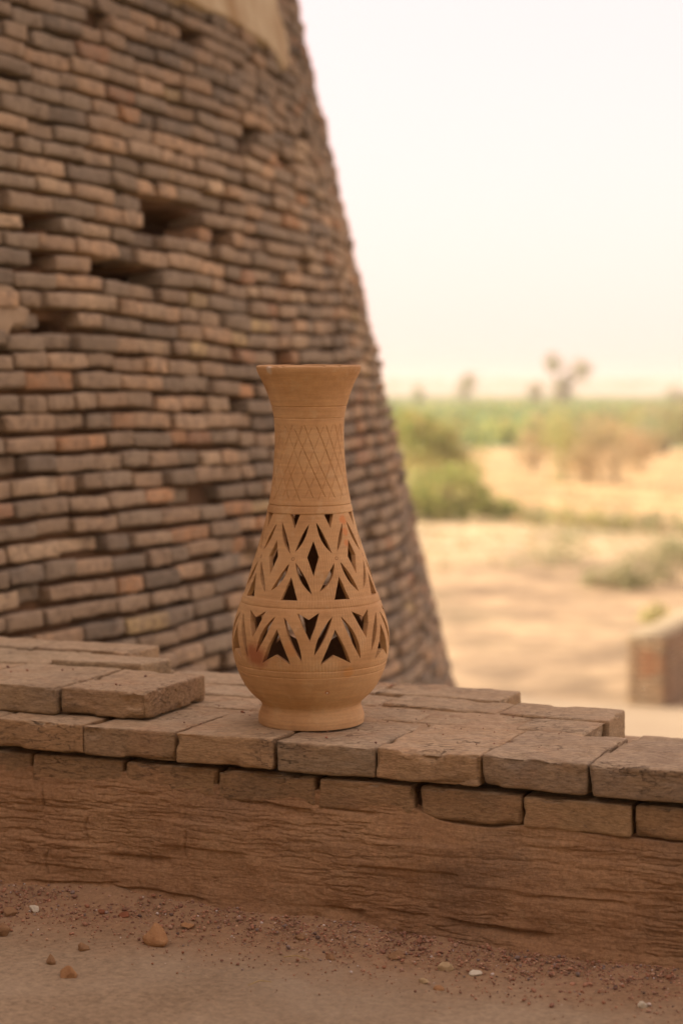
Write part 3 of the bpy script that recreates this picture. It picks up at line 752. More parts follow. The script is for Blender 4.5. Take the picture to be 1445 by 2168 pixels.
# partial upper course at the left
UB = ZT + .0015; UT = .049
big_brick(-.582, -.410, .078, .315, UB, UB + UT, 501, (.43, .285, .19), .0036, chips=[(.75, -1, .2, .03, .008), (.9, -1, 1, .022, .006)], rot=.01)
big_brick(-.800, -.587, .070, .318, UB, UB + UT + .001, 502, (.42, .30, .205), .0042, rot=-.008)
big_brick(-1.02, -.805, .072, .318, UB, UB + UT, 503, CT[2], .007)
big_brick(-1.24, -1.025, .072, .318, UB, UB + UT, 504, CT[1], .007)
big_brick(-.757, -.553, .325, .452, UB + .006, UB + .008 + UT, 505, (.50, .38, .27), .0045, rot=-.02, tilt=(-.03, 0))
big_brick(-.985, -.762, .323, .50, UB, UB + UT, 506, (.48, .37, .26), .005)
big_brick(-1.21, -.99, .323, .50, UB, UB + UT, 507, (.48, .37, .26), .007)
big_brick(-.92, -.690, .530, .652, UB, UB + UT, 508, (.48, .34, .235), .005, chips=[(.9, -.6, 1, .03, .006)])
big_brick(-1.145, -.925, .520, .652, UB, UB + UT, 509, (.48, .36, .25), .006)
big_brick(-1.37, -1.15, .520, .652, UB, UB + UT, 510, (.48, .36, .25), .008)

# mud plaster face, eroded in horizontal layers
na, nz = 1250, 170
ug = np.concatenate([np.linspace(Lu0, -.86, 60), np.linspace(-.855, .86, na), np.linspace(.865, Lu1, 60)])
tg = np.linspace(0, 1, nz)                                        # 0 = upper rim, 1 = foot
Ug, Tg = np.meshgrid(ug, tg, indexing='ij')
rimn = fbm(np.stack([ug * 9, 0 * ug, 0 * ug], -1), 31)
rim = ZT - .0605 - .026 + .012 * rimn                            # where the plaster begins over the lower course
rim = rim - .024 * sm(.08, .20, ug) + .014 * np.exp(-((ug + .32) / .35)**2)
Zg = rim[:, None] + (-.012 - rim[:, None]) * Tg
P3 = np.stack([Ug, Zg, 0 * Ug], -1)
lam = np.abs(fbm(P3 * np.array([9, 85, 1]) + .18 * fbm(P3 * 20, 37)[..., None], 32, 5)); lamw = sm(-.35, .35, fbm(P3 * np.array([3, 8, 1]), 33))
rip = np.abs(fbm(P3 * np.array([13, 150, 1]) + .5 * fbm(P3 * 30, 39)[..., None], 38, 4))
disp = -.0026 * np.exp(-(rip / .12)**2) * sm(-.4, .2, fbm(P3 * np.array([5, 9, 1]), 40))
disp += -.0026 * np.abs(fbm(P3 * np.array([24, 150, 1]), 52, 4)) * sm(-.4, .3, fbm(P3 * np.array([4, 9, 1]), 53))
disp += .0075 * fbm(P3 * np.array([5, 13, 1]), 34) + .0034 * fbm(P3 * np.array([26, 48, 1]), 35, 6)
def px_u(px, py):  # point of the view on the wall's front plane, in wall coordinates (u, z)
    d = ray(px, py); nrm = NX; t = (O0 @ nrm) / (d[0] * nrm[0] + d[1] * nrm[1]); p = d * t
    return (p[:2] - O0) @ EX, p[2] + EYE
for x1, y1, x2, y2, dep, hgt in [(70, 1862, 250, 1868, .011, .014), (240, 1872, 440, 1898, .012, .016), (235, 1806, 362, 1816, .012, .020), (955, 1945, 1160, 1975, .016, .022),
                            (1090, 1893, 1330, 1912, .007, .012), (690, 1915, 770, 1925, .011, .02), (820, 1925, 905, 1935, .009, .015), (505, 1688, 650, 1716, .013, .026),
                            (684, 1706, 790, 1721, .014, .010), (1060, 1735, 1085, 1732, .012, .008), (1400, 1765, 1445, 1762, .014, .012), (640, 1745, 720, 1750, .006, .010), (0, 1700, 200, 1712, .004, .008)]:
    u1_, z1_ = px_u(x1, y1); u2_, z2_ = px_u(x2, y2)
    tt = (Ug - u1_) / (u2_ - u1_); line = z1_ + (z2_ - z1_) * tt + .004 * fbm(np.stack([Ug * 22, 0 * Ug, 0 * Ug], -1), int(x1))
    below = line - Zg; w_ = sm(-.12, .12, tt) * (1 - sm(.88, 1.12, tt))
    disp -= .5 * dep * w_ * sm(-.0015, .0015, below) * (1 - sm(hgt * .15, hgt, below)) - .35 * dep * w_ * sm(-hgt, -.001, -below) * 0
# sunken joints of the courses behind the mud, here and there
for kr in range(4):
    zl = ZT - .1105 - kr * .0545 + .004 * vn(np.stack([Ug * 6, 0 * Ug + kr, 0 * Ug], -1), 81)
    m_ = sm(-.15, .35, fbm(np.stack([Ug * 4.5, 0 * Ug + kr * 3.1, 0 * Ug], -1), 82))
    disp -= .0016 * m_ * np.exp(-((Zg - zl - .004 * fbm(np.stack([Ug * 25, 0 * Ug + kr, 0 * Ug], -1), 88)) / .0034)**2)
    for kx in range(-8, 8):
        uj_ = kx * .186 + .093 * (kr % 2) + .02 * math.sin(kx * 7 + kr); on = float(vn(np.array([kx * 1.3, kr * 1.9, 3.5]), 83))
        if on > .2: disp -= .0036 * sm(.1, .5, on) * np.exp(-((Ug - uj_ - .007 * vn(np.stack([Zg * 45 + kx, 0 * Ug, 0 * Ug], -1), 84)) / .0028)**2) * sm(0, .006, zl - Zg) * sm(0, .006, Zg - zl + .052)
disp += .0042 * fbm(P3 * np.array([20, 26, 1]), 85, 6) + .006 * fbm(P3 * np.array([7, 9, 1]), 86, 3)
# outline of a few bricks pressing through the plaster
for kx in range(-6, 6):
    for kr in range(3):
        u0_ = kx * .186 + .09 * (kr % 2) + .03; z0_ = ZT - .118 - kr * .056
        e = np.maximum(np.abs(Ug - u0_) / .085, np.abs(Zg - z0_) / .022); on = float(vn(np.array([kx * 1.7, kr * 2.3, .5]), 61))
        disp += max(0, on + .25) * .0055 * (1 - sm(.85, 1.1, e))
Vg = .0095 + .004 * (1 - sm(.0, .2, Tg)) - .022 * Tg - disp * (.35 + .65 * sm(.0, .15, Tg)) - .012 * sm(.8, 1., Tg)
Vg = np.where(Tg < .02, .03, Vg)                                  # upper rim turns back into the wall
V = np.stack([Ug, Vg, Zg], -1).reshape(-1, 3)
obj('mud_plaster', mesh('mud_plaster', V, grid_faces(len(ug), nz)[:, ::-1]), M_mud, wall)

# ------------------------------------------------------------------ the vase
PX = 1 / 1205.                                                    # metres per photo pixel at the vase
prof = [(1534, 112), (1530, 113.5), (1523, 114), (1516, 113.2), (1510, 111.3), (1502, 107.6), (1496, 105), (1492, 104.2), (1489, 105.8), (1485, 110.5), (1481, 116.6), (1472, 126), (1461, 136), (1452, 141.5), (1445, 145.5), (1433, 151.6),
        (1420, 156.8), (1407, 161), (1396, 163.8), (1385, 166), (1373, 167.6), (1361, 168.2), (1348, 167.9), (1336, 166.6), (1322, 164.3), (1308, 161), (1295, 157.1), (1281, 152.3), (1268, 147.4), (1255, 142.6), (1236, 137),
        (1218, 131.8), (1200, 126.6), (1183, 121.4), (1166, 115.8), (1150, 110.6), (1132, 105.3), (1114, 100.3), (1096, 95.6), (1080, 91.6), (1065, 87.6), (1047, 84), (1030, 81.5), (1010, 79), (984, 76), (960, 74.4), (938, 73.5), (910, 73.2), (883, 74.4),
        (870, 76.4), (860, 78.6), (842, 83.6), (821, 91.2), (801, 100.4), (790, 106), (784, 109.2), (780, 110.8), (777, 111.4), (775, 110.8)]
pz = np.array([(1534 - y) * PX for y, _ in prof]); pr = np.array([r * PX for _, r in prof])
def prad(z):
    # smooth interpolation (monotone enough) through the measured outline
    z = np.asarray(z, float); base = np.interp(z, pz, pr); e = .006
    return (base + np.interp(np.clip(z - e, 0, pz[-1]), pz, pr) * .5 + np.interp(np.clip(z + e, 0, pz[-1]), pz, pr) * .5) / 2
ZY = lambda y: (1534 - y) * PX
vase_p = on_plane(659, 1530, ZT)
vase = empty('clay_vase', (float(vase_p[0]), float(vase_p[1]), ZT + .0035), 'tall carved terracotta vase with pierced leaf pattern standing on the wall', 'vase')
vase.rotation_euler = (R(1.35), R(-.35), 0); vase.scale = (.988, .988, .986)
NT_ = 480; TK_ = .0105
grooves = [(ZY(857.5), .0012), (ZY(882), .0011), (ZY(1064.5), .0013), (ZY(1272), .0013), (ZY(1401.5), .0012), (ZY(1415.5), .0010)]
def vase_mat():
    s = NT('unglazed terracotta'); v = s.coord('Object'); s.b.inputs['Roughness'].default_value = .78
    sep = s.n('ShaderNodeSeparateXYZ'); s.l(v, sep.inputs[0])
    c = s.ramp(s.noise(v, 7, 6, .6), [(.32, (.44, .25, .125)), (.50, (.56, .345, .19)), (.68, (.63, .42, .25))])
    mp = s.n('ShaderNodeMapping'); s.l(v, mp.inputs[0]); mp.inputs['Scale'].default_value = (1, 1, 14)
    c = s.mix(.6, c, s.ramp(s.noise(mp.outputs[0], 14, 5, .6), [(.3, .80), (.7, 1.12)]), 'MULTIPLY')
    c = s.mix(s.ramp(s.noise(v, 26, 7, .7), [(.56, 0.), (.70, .45)]), c, (.62, .47, .33))
    c = s.mix(.5, c, s.ramp(s.noise(v, 120, 5, .7), [(.3, .86), (.65, 1.06)]), 'MULTIPLY')
    def spot(cx, cy, cz, rad, col, k, c, nz=30):
        d = s.n('ShaderNodeVectorMath'); d.operation = 'DISTANCE'; s.l(v, d.inputs[0]); d.inputs[1].default_value = (cx, cy, cz)
        dd = s.math('ADD', s.math('DIVIDE', d.outputs['Value'], rad), s.math('MULTIPLY', s.math('SUBTRACT', s.noise(v, nz, 5, .6), .5), 1.3))
        return s.mix(s.math('MULTIPLY', s.ramp(dd, [(.45, 1.), (1., 0.)]), k), c, col)
    def at_(px, y):  # front surface point of the vase seen at that column and height
        z = ZY(y); r = float(prad(z)); x = (px - 657) * PX; return x, -math.sqrt(max(r * r - x * x, 0)), z
    c = spot(*at_(545, 1372), .030, (.30, .085, .04), .75, c)
    c = spot(*at_(728, 1094), .0115, (.62, .22, .08), .7, c, 90)
    c = spot(*at_(733, 1120), .0095, (.62, .22, .08), .6, c, 90)
    c = spot(*at_(735, 1142), .008, (.62, .22, .08), .6, c, 90)
    c = spot(*at_(738, 1405), .012, (.60, .30, .10), .5, c, 60)
    c = spot(*at_(622, 1350), .016, (.55, .27, .12), .5, c, 60)
    c = spot(*at_(575, 779), .0095, (.55, .47, .42), .8, c, 120)
    c = spot(*at_(692, 1448), .0048, (.42, .15, .07), .8, c, 120)
    for nd_ in (-62, -17, 29, 74):        # little stamped rings between the leaves
        z_ = ZY(1256.0) + (ZY(1081.0) - ZY(1256.0)) * .485; r_ = float(prad(z_)); a_ = R(nd_ - 90)
        d = s.n('ShaderNodeVectorMath'); d.operation = 'DISTANCE'; s.l(v, d.inputs[0]); d.inputs[1].default_value = (r_ * math.cos(a_), r_ * math.sin(a_), z_)
        k_ = s.ramp(s.math('ABSOLUTE', s.math('SUBTRACT', s.math('MULTIPLY', d.outputs['Value'], 100.), .30)), [(.05, 1.), (.11, 0.)])
        c = s.mix(s.math('MULTIPLY', k_, .6), c, (.20, .10, .05))
    ang = s.math('ARCTAN2', sep.outputs[1], sep.outputs[0])
    wv = s.math('SINE', s.math('ADD', s.math('MULTIPLY', ang, 150.), s.math('MULTIPLY', s.noise(v, 22, 3), 9.)))
    band = s.math('MULTIPLY', s.ramp(sep.outputs[2], [(.095, 0.), (.12, 1.), (.33, 1.), (.37, 0.)]), wv)
    n1 = s.bump(s.math('MULTIPLY', band, s.ramp(s.noise(v, 14, 3), [(.4, 0.), (.65, 1.)])), .30, .0010)
    n2 = s.bump(s.noise(mp.outputs[0], 30, 6, .65), .35, .0012, n1)
    n3 = s.bump(s.noise(v, 300, 4, .6), .3, .0006, n2)
    return s.out(c, n3, (.99, .985, .79))
M_vase = vase_mat()
M_vin = simple_mat('shade darkened inner clay', (.17, .085, .042), (.24, .125, .065), 25, .6, .003)  # interior shade put into the colour: inner faces darker than the outside
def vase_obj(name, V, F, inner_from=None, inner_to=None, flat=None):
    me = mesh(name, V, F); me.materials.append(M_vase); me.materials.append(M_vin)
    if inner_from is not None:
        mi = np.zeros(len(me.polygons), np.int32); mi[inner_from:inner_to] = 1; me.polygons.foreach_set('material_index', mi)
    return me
def gdepth(z):
    d = .0013 * sm(ZY(1257.2), ZY(1256.2), z) * (1 - sm(ZY(1080.8), ZY(1079.8), z))
    for gz, gd in grooves: d = d + gd * np.exp(-((z - gz) / .00075)**2)
    return d
THG = np.linspace(0, 2 * math.pi, NT_, endpoint=False)
def zone(name, z0, z1, dz, extra=None, inner=True, zin0=None):
    n = max(2, int(round((z1 - z0) / dz)) + 1); zs = np.linspace(z0, z1, n)
    Tm, Zm = np.meshgrid(THG, zs, indexing='ij')
    r = prad(Zm) - gdepth(Zm) + .00035 * vn(np.stack([np.cos(Tm) * 3, np.sin(Tm) * 3, Zm * 30], -1), 4)
    if extra is not None: r = r + extra(Tm, Zm)
    V = np.stack([r * np.cos(Tm), r * np.sin(Tm), Zm], -1).reshape(-1, 3); F = grid_faces(NT_, n, True)
    if inner:
        zi = np.linspace(zin0 if zin0 is not None else z0, z1, max(2, n // 4)); Ti, Zi = np.meshgrid(THG[::2], zi, indexing='ij')
        ri = prad(Zi) - TK_; ri = np.where(Zi < ZY(1470), np.maximum(prad(np.maximum(Zi, ZY(1470))) - TK_ - .02 * sm(0, .03, ZY(1470) - Zi), .02), ri)
        Vi = np.stack([ri * np.cos(Ti), ri * np.sin(Ti), Zi], -1).reshape(-1, 3); V, F = join([(V, F), (Vi, grid_faces(NT_ // 2, len(zi), True)[:, ::-1])])
    return V, F
# foot and base disc
V, F = zone('foot', 0, ZY(1492), .0012, inner=False)
disc = np.stack([float(prad(0)) * np.cos(THG), float(prad(0)) * np.sin(THG), 0 * THG], -1)
dV = np.concatenate([disc, disc * np.array([.02, .02, 1])]); dF = np.array([(i, i + NT_, (i + 1) % NT_ + NT_, (i + 1) % NT_) for i in range(NT_)])
V, F = join([(V, F), (dV, dF)]); obj('foot', mesh('foot', V, F), M_vase, vase)
# lower bowl, with an inside floor
V, F = zone('bowl', ZY(1492), ZY(1401.5), .0007, zin0=ZY(1484))
zi = ZY(1484); rin = float(np.maximum(prad(ZY(1470)) - TK_ - .02, .02)); ring = np.stack([rin * np.cos(THG[::2]), rin * np.sin(THG[::2]), 0 * THG[::2] + zi], -1); nn = NT_ // 2
dV = np.concatenate([ring, ring * np.array([.02, .02, 1])]); dF = np.array([(i, (i + 1) % nn, (i + 1) % nn + nn, i + nn) for i in range(nn)])
nout = NT_ * (max(2, int(round((ZY(1401.5) - ZY(1492)) / .0007)) + 1) - 1)
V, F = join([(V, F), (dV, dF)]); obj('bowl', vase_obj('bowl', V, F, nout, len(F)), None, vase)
# neck with scratched lattice
zl0, zl1 = ZY(1064.5), ZY(857.5)
rl = random.Random(9); LN = []
for fam in (-1, 1):
    for k_ in range(20):
        LN.append((fam, (k_ + rl.uniform(-.08, .08)) * 2 * math.pi / 20, R(rl.uniform(50, 58)), rl.uniform(.75, 1.) * (1.15 if fam > 0 else .9), rl.uniform(.002, .010), rl.uniform(.003, .012), rl.uniform(-.05, .05)))
zs0, zs1 = ZY(1060), ZY(889)
def lattice(Tm, Zm):
    d = np.zeros_like(Tm); t = (zs1 - Zm) / (zs1 - zs0)
    for fam, th0, sw, dep, e0, e1, cv in LN:
        thc = th0 + fam * sw * (t - .5) + cv * np.sin(t * math.pi)
        dd = (Tm - thc + math.pi) % (2 * math.pi) - math.pi; dist = np.abs(dd) * .062
        w_ = sm(0, .004, Zm - zs0 - e0) * sm(0, .004, zs1 - Zm - e1)
        d = np.maximum(d, w_ * dep * np.exp(-(dist / .0009)**2) * .0019 - .0004 * w_ * np.exp(-((dist - .0018) / .0008)**2) * (dd * fam > 0))
    return -d
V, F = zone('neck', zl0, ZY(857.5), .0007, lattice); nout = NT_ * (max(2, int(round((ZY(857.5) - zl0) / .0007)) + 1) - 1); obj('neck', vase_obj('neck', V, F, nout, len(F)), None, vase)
# flared mouth with rolled lip
V, F = zone('mouth', ZY(857.5), pz[-1], .0011)
nl = 12; ph = np.linspace(0, math.pi, nl); Tm, Pm = np.meshgrid(THG, ph, indexing='ij')
ro = float(prad(pz[-1])); hw = TK_ / 2
rr = ro - hw + hw * np.cos(Pm); zz_ = pz[-1] + .0030 * np.sin(Pm) + .0009 * vn(np.stack([np.cos(Tm) * 4, np.sin(Tm) * 4, 0 * Tm], -1), 8) * np.sin(Pm)
for a0_, w_, dp in ((-2.32, .10, .0028), (-2.1, .05, .0016), (-1.25, .03, .0014), (-.9, .05, .0016)):
    zz_ -= dp * np.exp(-((Tm - 2 * math.pi - a0_) / w_)**4) * np.sin(Pm) + dp * .3 * np.exp(-((Tm - 2 * math.pi - a0_) / w_)**4) * np.sin(Pm)
lipV = np.stack([rr * np.cos(Tm), rr * np.sin(Tm), zz_], -1).reshape(-1, 3)
V, F = join([(V, F), (lipV, grid_faces(NT_, nl, True))]); obj('mouth', mesh('mouth', V, F), M_vase, vase)

# pierced bands: holes cut by constrained triangulation, walls through the clay
def lens(p0, p1, b1, b2, n=9):   # leaf between two tips with unequal bulges
    p0, p1 = np.array(p0, float), np.array(p1, float); d = p1 - p0; nrm = np.array([-d[1], d[0]]); nrm /= np.linalg.norm(nrm); b1 *= 1.15; b2 *= 1.15
    t = np.linspace(0, 1, n); A_ = [p0 + d * s_ + nrm * b1 * 4 * s_ * (1 - s_) for s_ in t]; B_ = [p0 + d * s_ - nrm * b2 * 4 * s_ * (1 - s_) for s_ in t[::-1][1:-1]]
    return A_ + B_
def fret(name, z0, z1, holes, Rm, marks=(), rings=()):
    # domain: s = angle * Rm (angle 0 faces the camera, seam at the back)
    n = NT_; H = math.pi * Rm
    top = [(-H + 2 * H * i / n, z1) for i in range(n + 1)]; bot = [(-H + 2 * H * i / n, z0) for i in range(n + 1)]
    pts = []; edges = []
    def chain(ps, closed):
        o = len(pts); pts.extend(ps); m = len(ps)
        for i in range(m - (0 if closed else 1)): edges.append((o + i, o + (i + 1) % m))
    chain(bot, False); chain(top, False)
    nv = int((z1 - z0) / .0022)
    zs = [z0 + (z1 - z0) * i / nv for i in range(1, nv)]
    for zr in rings:
        zr_ = [(-H + 2 * H * i / (n // 2), zr) for i in range(n // 2 + 1)]; chain(zr_, False)
    chain([(-H, z0)] + [(-H, z) for z in zs] + [(-H, z1)], False); chain([(H, z0)] + [(H, z) for z in zs] + [(H, z1)], False)
    for h in holes: chain([tuple(p) for p in h], True)
    inn = []
    gs = np.arange(-H + .0022, H - .001, .0022)
    G = np.array([(x, z) for i, z in enumerate(zs) for x in gs + (.0011 if i % 2 else 0)])
    G = G[G[:, 0] < H - .001]
    ok = np.ones(len(G), bool)
    for zr in rings: ok &= np.abs(G[:, 1] - zr) > .0005
    for h in holes: ok &= ~inside([tuple(p) for p in h], G[:, 0], G[:, 1])
    G = G[ok]
    # no grid points right on hole borders
    B = []
    for h in holes:
        hh = np.array(h + [h[0]])
        for a, b in zip(hh[:-1], hh[1:]): B += [a + (b - a) * t for t in np.linspace(0, 1, 8)]
    B = np.array(B); keep = np.ones(len(G), bool)
    for i in range(0, len(G), 2000):
        dd = np.abs(G[i:i + 2000, None, :] - B[None]).max(2).min(1) if len(B) else 9; keep[i:i + 2000] = dd > .0007
    pts.extend([tuple(p) for p in G[keep]])
    r = delaunay_2d_cdt([Vector((float(p[0]), float(p[1]))) for p in pts], edges, [], 0, 1e-6)
    P = np.array([tuple(v) for v in r[0]]); T = np.array([f for f in r[2] if len(f) == 3])
    cen = P[T].mean(1); good = np.ones(len(T), bool)
    for h in holes: good &= ~inside([tuple(p) for p in h], cen[:, 0], cen[:, 1])
    T = T[good]
    th = P[:, 0] / Rm - math.pi / 2
    def surf(off, extra=0):
        rr = prad(P[:, 1]) - gdepth(P[:, 1]) * (off == 0) - off
        if off == 0:
            for ms, mz in marks:
                d = np.hypot(P[:, 0] - ms, P[:, 1] - mz); rr = rr - .0009 * np.exp(-((d - .0032) / .0007)**2)
        return np.stack([rr * np.cos(th), rr * np.sin(th), P[:, 1]], -1)
    Vo, Vi = surf(0), surf(TK_)
    a, b, c = T[:, 0], T[:, 1], T[:, 2]
    area = (P[b, 0] - P[a, 0]) * (P[c, 1] - P[a, 1]) - (P[b, 1] - P[a, 1]) * (P[c, 0] - P[a, 0])
    T[area < 0] = T[area < 0][:, ::-1]
    E_ = np.concatenate([T[:, [0, 1]], T[:, [1, 2]], T[:, [2, 0]]]); key = {}
    for x, y in E_:
        kk = (min(x, y), max(x, y)); key[kk] = None if kk in key else (x, y)
    be = [v for v in key.values() if v is not None and not (abs(P[v[0], 1] - z0) < 1e-6 and abs(P[v[1], 1] - z0) < 1e-6) and not (abs(P[v[0], 1] - z1) < 1e-6 and abs(P[v[1], 1] - z1) < 1e-6)
          and not (abs(abs(P[v[0], 0]) - H) < 1e-6 and abs(abs(P[v[1], 0]) - H) < 1e-6)]
    be = np.array(be); nV = len(P); used = np.unique(be); rm = np.zeros(nV, int); rm[used] = np.arange(len(used)); nu_ = len(used)
    Fq = np.stack([rm[be[:, 1]], rm[be[:, 0]], rm[be[:, 0]] + nu_, rm[be[:, 1]] + nu_], -1) + 2 * nV
    V = np.concatenate([Vo, Vi, Vo[used], Vi[used]])
    Fs = [tuple(map(int, t)) for t in T] + [tuple(map(int, t[::-1] + nV)) for t in T] + [tuple(map(int, t)) for t in Fq]
    me = mesh(name, V, Fs)
    sm_ = [True] * (2 * len(T)) + [False] * len(Fq); me.polygons.foreach_set('use_smooth', sm_)
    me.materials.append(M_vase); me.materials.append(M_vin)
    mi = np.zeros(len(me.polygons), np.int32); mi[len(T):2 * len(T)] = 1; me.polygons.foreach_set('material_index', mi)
    obj(name, me, None, vase)
rj = random.Random(17)
def J(s_=1.): return rj.gauss(0, .9 * s_)
# upper band
z0, z1 = ZY(1272), ZY(1064.5); zb, ztp = ZY(1256.0), ZY(1081.0); Rm = .112
hol = []; mk = []
vz = lambda v: zb + (ztp - zb) * v
def cvt(deg, v): return np.array([R(deg) * Rm, vz(v)])
NODE0 = -17.0
for i in range(-4, 4):
    nd = NODE0 + 46 * (i if i in (0, 1) else 0) + (0 if i in (0, 1) else (i * 45 + (1 if i > 1 else 0)))
    nxt = NODE0 + 46 if i == 0 else nd + 45
    md = nd + 22.3
    if md + 10 > 178 or nd - 22 < -179: pass
    # downward triangle at the top
    a = nd - (1.5 if i == 0 else 2.)
    tri = [cvt(a - 7.2, 1), cvt(a + 6.4, 1), cvt(a + .5 + J(.4), .83)]
    hol.append(tri)
    hol.append([cvt(nd - 8 + J(.4), 0.0), cvt(nd + 6.6 + J(.3), 0.0), cvt(nd - .2 + J(.4), .275)])     # upward triangle at the bottom
    d_ = md - 1.5
    hol.append([cvt(d_ - 6.2, .50 + J(.01)), cvt(d_ + J(.4), .285), cvt(d_ + 6.6, .50 + J(.01)), cvt(d_ + .5 + J(.4), .69)])   # diamond
    hol.append(lens(cvt(md - 5.5 + J(.4), .885), cvt(nd + 2.0 + J(.4), .56), .0040, .0034))    # upper leaves lean from the diamond to the nodes
    hol.append(lens(cvt(md + 2.6 + J(.4), .91), cvt(nd + 41.2 + J(.5), .54), .0030, .0062))
    hol.append(lens(cvt(nd - 3.6 + J(.4), .43), cvt(nd - 19.2 + J(.4), .105), .0066, .0018))   # lower leaves
    hol.append(lens(cvt(nd + 3.6 + J(.4), .44), cvt(nd + 19.4 + J(.4), .075), .0036, .0058))
    mk.append((R(nd) * Rm, vz(.485)))
# wrap holes so that none crosses the seam: shift by whole circle, drop those on the seam
H = math.pi * Rm
def wrap(hs, H):
    o = []
    for h in hs:
        h = [np.array(p) for p in h]; m = np.mean([p[0] for p in h])
        sh = -2 * H * round(m / (2 * H)); h = [p + np.array([sh, 0]) for p in h]
        xs = [p[0] for p in h]
        if max(xs) < H - .002 and min(xs) > -H + .002: o.append(h)
    return o
for h in hol:
    for p in h: p[1] = min(max(p[1], zb), ztp)
fret('upper_fretwork', z0, z1, wrap(hol, H), Rm, mk, (ZY(1257.4), ZY(1256.0), ZY(1081.0), ZY(1079.6)))
# lower band
z0, z1 = ZY(1401.5), ZY(1272); Rm = .134
hol = []
def cy(deg, y): return np.array([R(deg) * Rm, ZY(y)])
for i in range(-4, 4):
    vd = -1.0 + 45 * i; ad = vd + 22.3 - (1.0 if i == 0 else 0) ; jj = lambda: J(.5)
    # bird shaped cut at the top
    P0, P1, P2, P3_ = cy(vd - 8.8 + jj(), 1280), cy(vd + .3 + jj(), 1293), cy(vd + 8.4 + jj(), 1279.5), cy(vd + .6 + jj(), 1336)
    hol.append([P0, (P0 + P1) / 2 + np.array([-.0006, .0006]), P1, (P1 + P2) / 2 + np.array([.0006, .0005]), P2, (P2 + P3_) / 2 + np.array([.0014, 0]), P3_, (P3_ + P0) / 2 + np.array([-.0014, 0])])
    # notched arrow at the foot
    Q0, Q1, Q2, Q3 = cy(ad - 1.2 + jj(), 1314), cy(ad + 10 + jj(), 1386), cy(ad - 1.5 + jj(), 1367), cy(ad - 12.5 + jj(), 1386)
    hol.append([Q0, (Q0 + Q1) / 2 + np.array([.0010, 0]), Q1, (Q1 + Q2) / 2 + np.array([0, .0004]), Q2, (Q2 + Q3) / 2 + np.array([0, .0004]), Q3, (Q3 + Q0) / 2 + np.array([-.0012, 0])])
    hol.append(lens(cy(ad - 3.0 + jj(), 1288), cy(ad - 17.0 + jj(), 1366), .0024, .0068))
    hol.append(lens(cy(ad + 3.6 + jj(), 1288), cy(ad + 18.6 + jj(), 1379), .0074, .0032))
fret('lower_fretwork', z0, z1, wrap(hol, math.pi * Rm), Rm)
# small pebble of grit baked into the bowl
def pebble(r, seed, sub=2, sq=(1, 1, .8), ang=.28):
    import bmesh
    bm = bmesh.new(); bmesh.ops.create_icosphere(bm, subdivisions=sub, radius=1.)
    V = np.array([v.co[:] for v in bm.verts]); F = np.array([[v.index for v in f.verts] for f in bm.faces]); bm.free()
    V = V * (1 + ang * vn(V * 1.3 + seed * 3.1, seed))[:, None]
    for kk in range(11):    # flat broken facets
        rr = np.random.default_rng(seed * 31 + kk); nrm = rr.normal(size=3); nrm /= np.linalg.norm(nrm); lim = rr.uniform(.50, .82)
        dd = V @ nrm; V = V - np.maximum(dd - lim, 0)[:, None] * nrm
    return V * r * np.array(sq), F
V, F = pebble(.0022, 3, 2, (1, .6, 1)); r0 = float(prad(ZY(1448))); xx = (692 - 657) * PX
o = obj('grit_speck', mesh('grit_speck', V, F), simple_mat('pale grit', (.5, .42, .34), (.6, .5, .42), 90), vase); o.location = (xx, -math.sqrt(r0**2 - xx**2) - .0002, ZY(1448))

# ------------------------------------------------------------------ stones and debris on the floor
M_clod = simple_mat('orange clay clod', (.33, .17, .085), (.45, .26, .14), 60, .7, .004)
M_clod2 = simple_mat('brown clay clod', (.24, .135, .075), (.36, .22, .13), 60, .7, .004)
M_white = simple_mat('white stone', (.55, .50, .44), (.74, .70, .64), 80, .5, .002)
M_tan = simple_mat('tan stone', (.40, .29, .18), (.52, .40, .27), 80, .5, .002)
M_red = simple_mat('red brick chip', (.22, .085, .05), (.32, .13, .075), 70, .6, .003)
def floor_uv(px, py, z=.01):
    p = on_plane(px, py, z)[:2] - O0; return float(p @ EX), float(p @ NX)
def stone(px, py, wpx, hpx, mat, seed, name, label, cat, sharp=False):
    wpx *= 1.22; hpx *= 1.2
    u, v = floor_uv(px, py + hpx / 2, .012); z = floor_z(u, v); p = W2(u, v); k_ = p[1] / FPX
    V, F = pebble(1., seed, 3, (wpx * k_ / 2, wpx * k_ / 2 * .85, hpx * k_ / 2))
    if sharp:
        V *= 1.2; V = V * (1 + .16 * vn(V * 3.1 + seed, seed))[:, None]
        t = (V[:, 2] - V[:, 2].min()) / (np.ptp(V[:, 2])); s_ = 1.15 - .95 * t**1.1; V[:, 0] = V[:, 0] * s_ - .004 * t; V[:, 1] *= s_
    V = V * (1 + .07 * vn(V / (wpx * k_) * 9 + seed, seed + 5))[:, None]
    V[:, 2] -= V[:, 2].min()
    me = mesh(name, V, F, False)
    o = obj(name, me, mat, None, (float(p[0]), float(p[1]), z - hpx * k_ * .2)); tag(o, label, cat)
stone(333, 1962, 60, 40, M_clod, 3, 'clay_clod', 'largest orange clay lump with a pointed top at the foot of the wall', 'clay lump', True)
stone(147, 2033, 36, 33, M_clod, 5, 'clay_clod', 'rounded orange clay lump lying alone out on the floor at left', 'clay lump')
stone(112, 2011, 24, 26, M_clod2, 7, 'clay_clod', 'small pointed brown clay lump just behind the rounded orange one', 'clay lump', True)
stone(178, 1984, 26, 24, M_clod2, 9, 'clay_clod', 'small brown clay lump between the pointed one and the wall', 'clay lump')
stone(24, 1914, 30, 24, M_clod2, 11, 'clay_clod', 'round brown clay lump near the white stone at the left edge', 'clay lump')
stone(4, 1950, 30, 34, M_clod2, 13, 'clay_clod', 'brown clay lump cut by the left edge of the picture', 'clay lump')
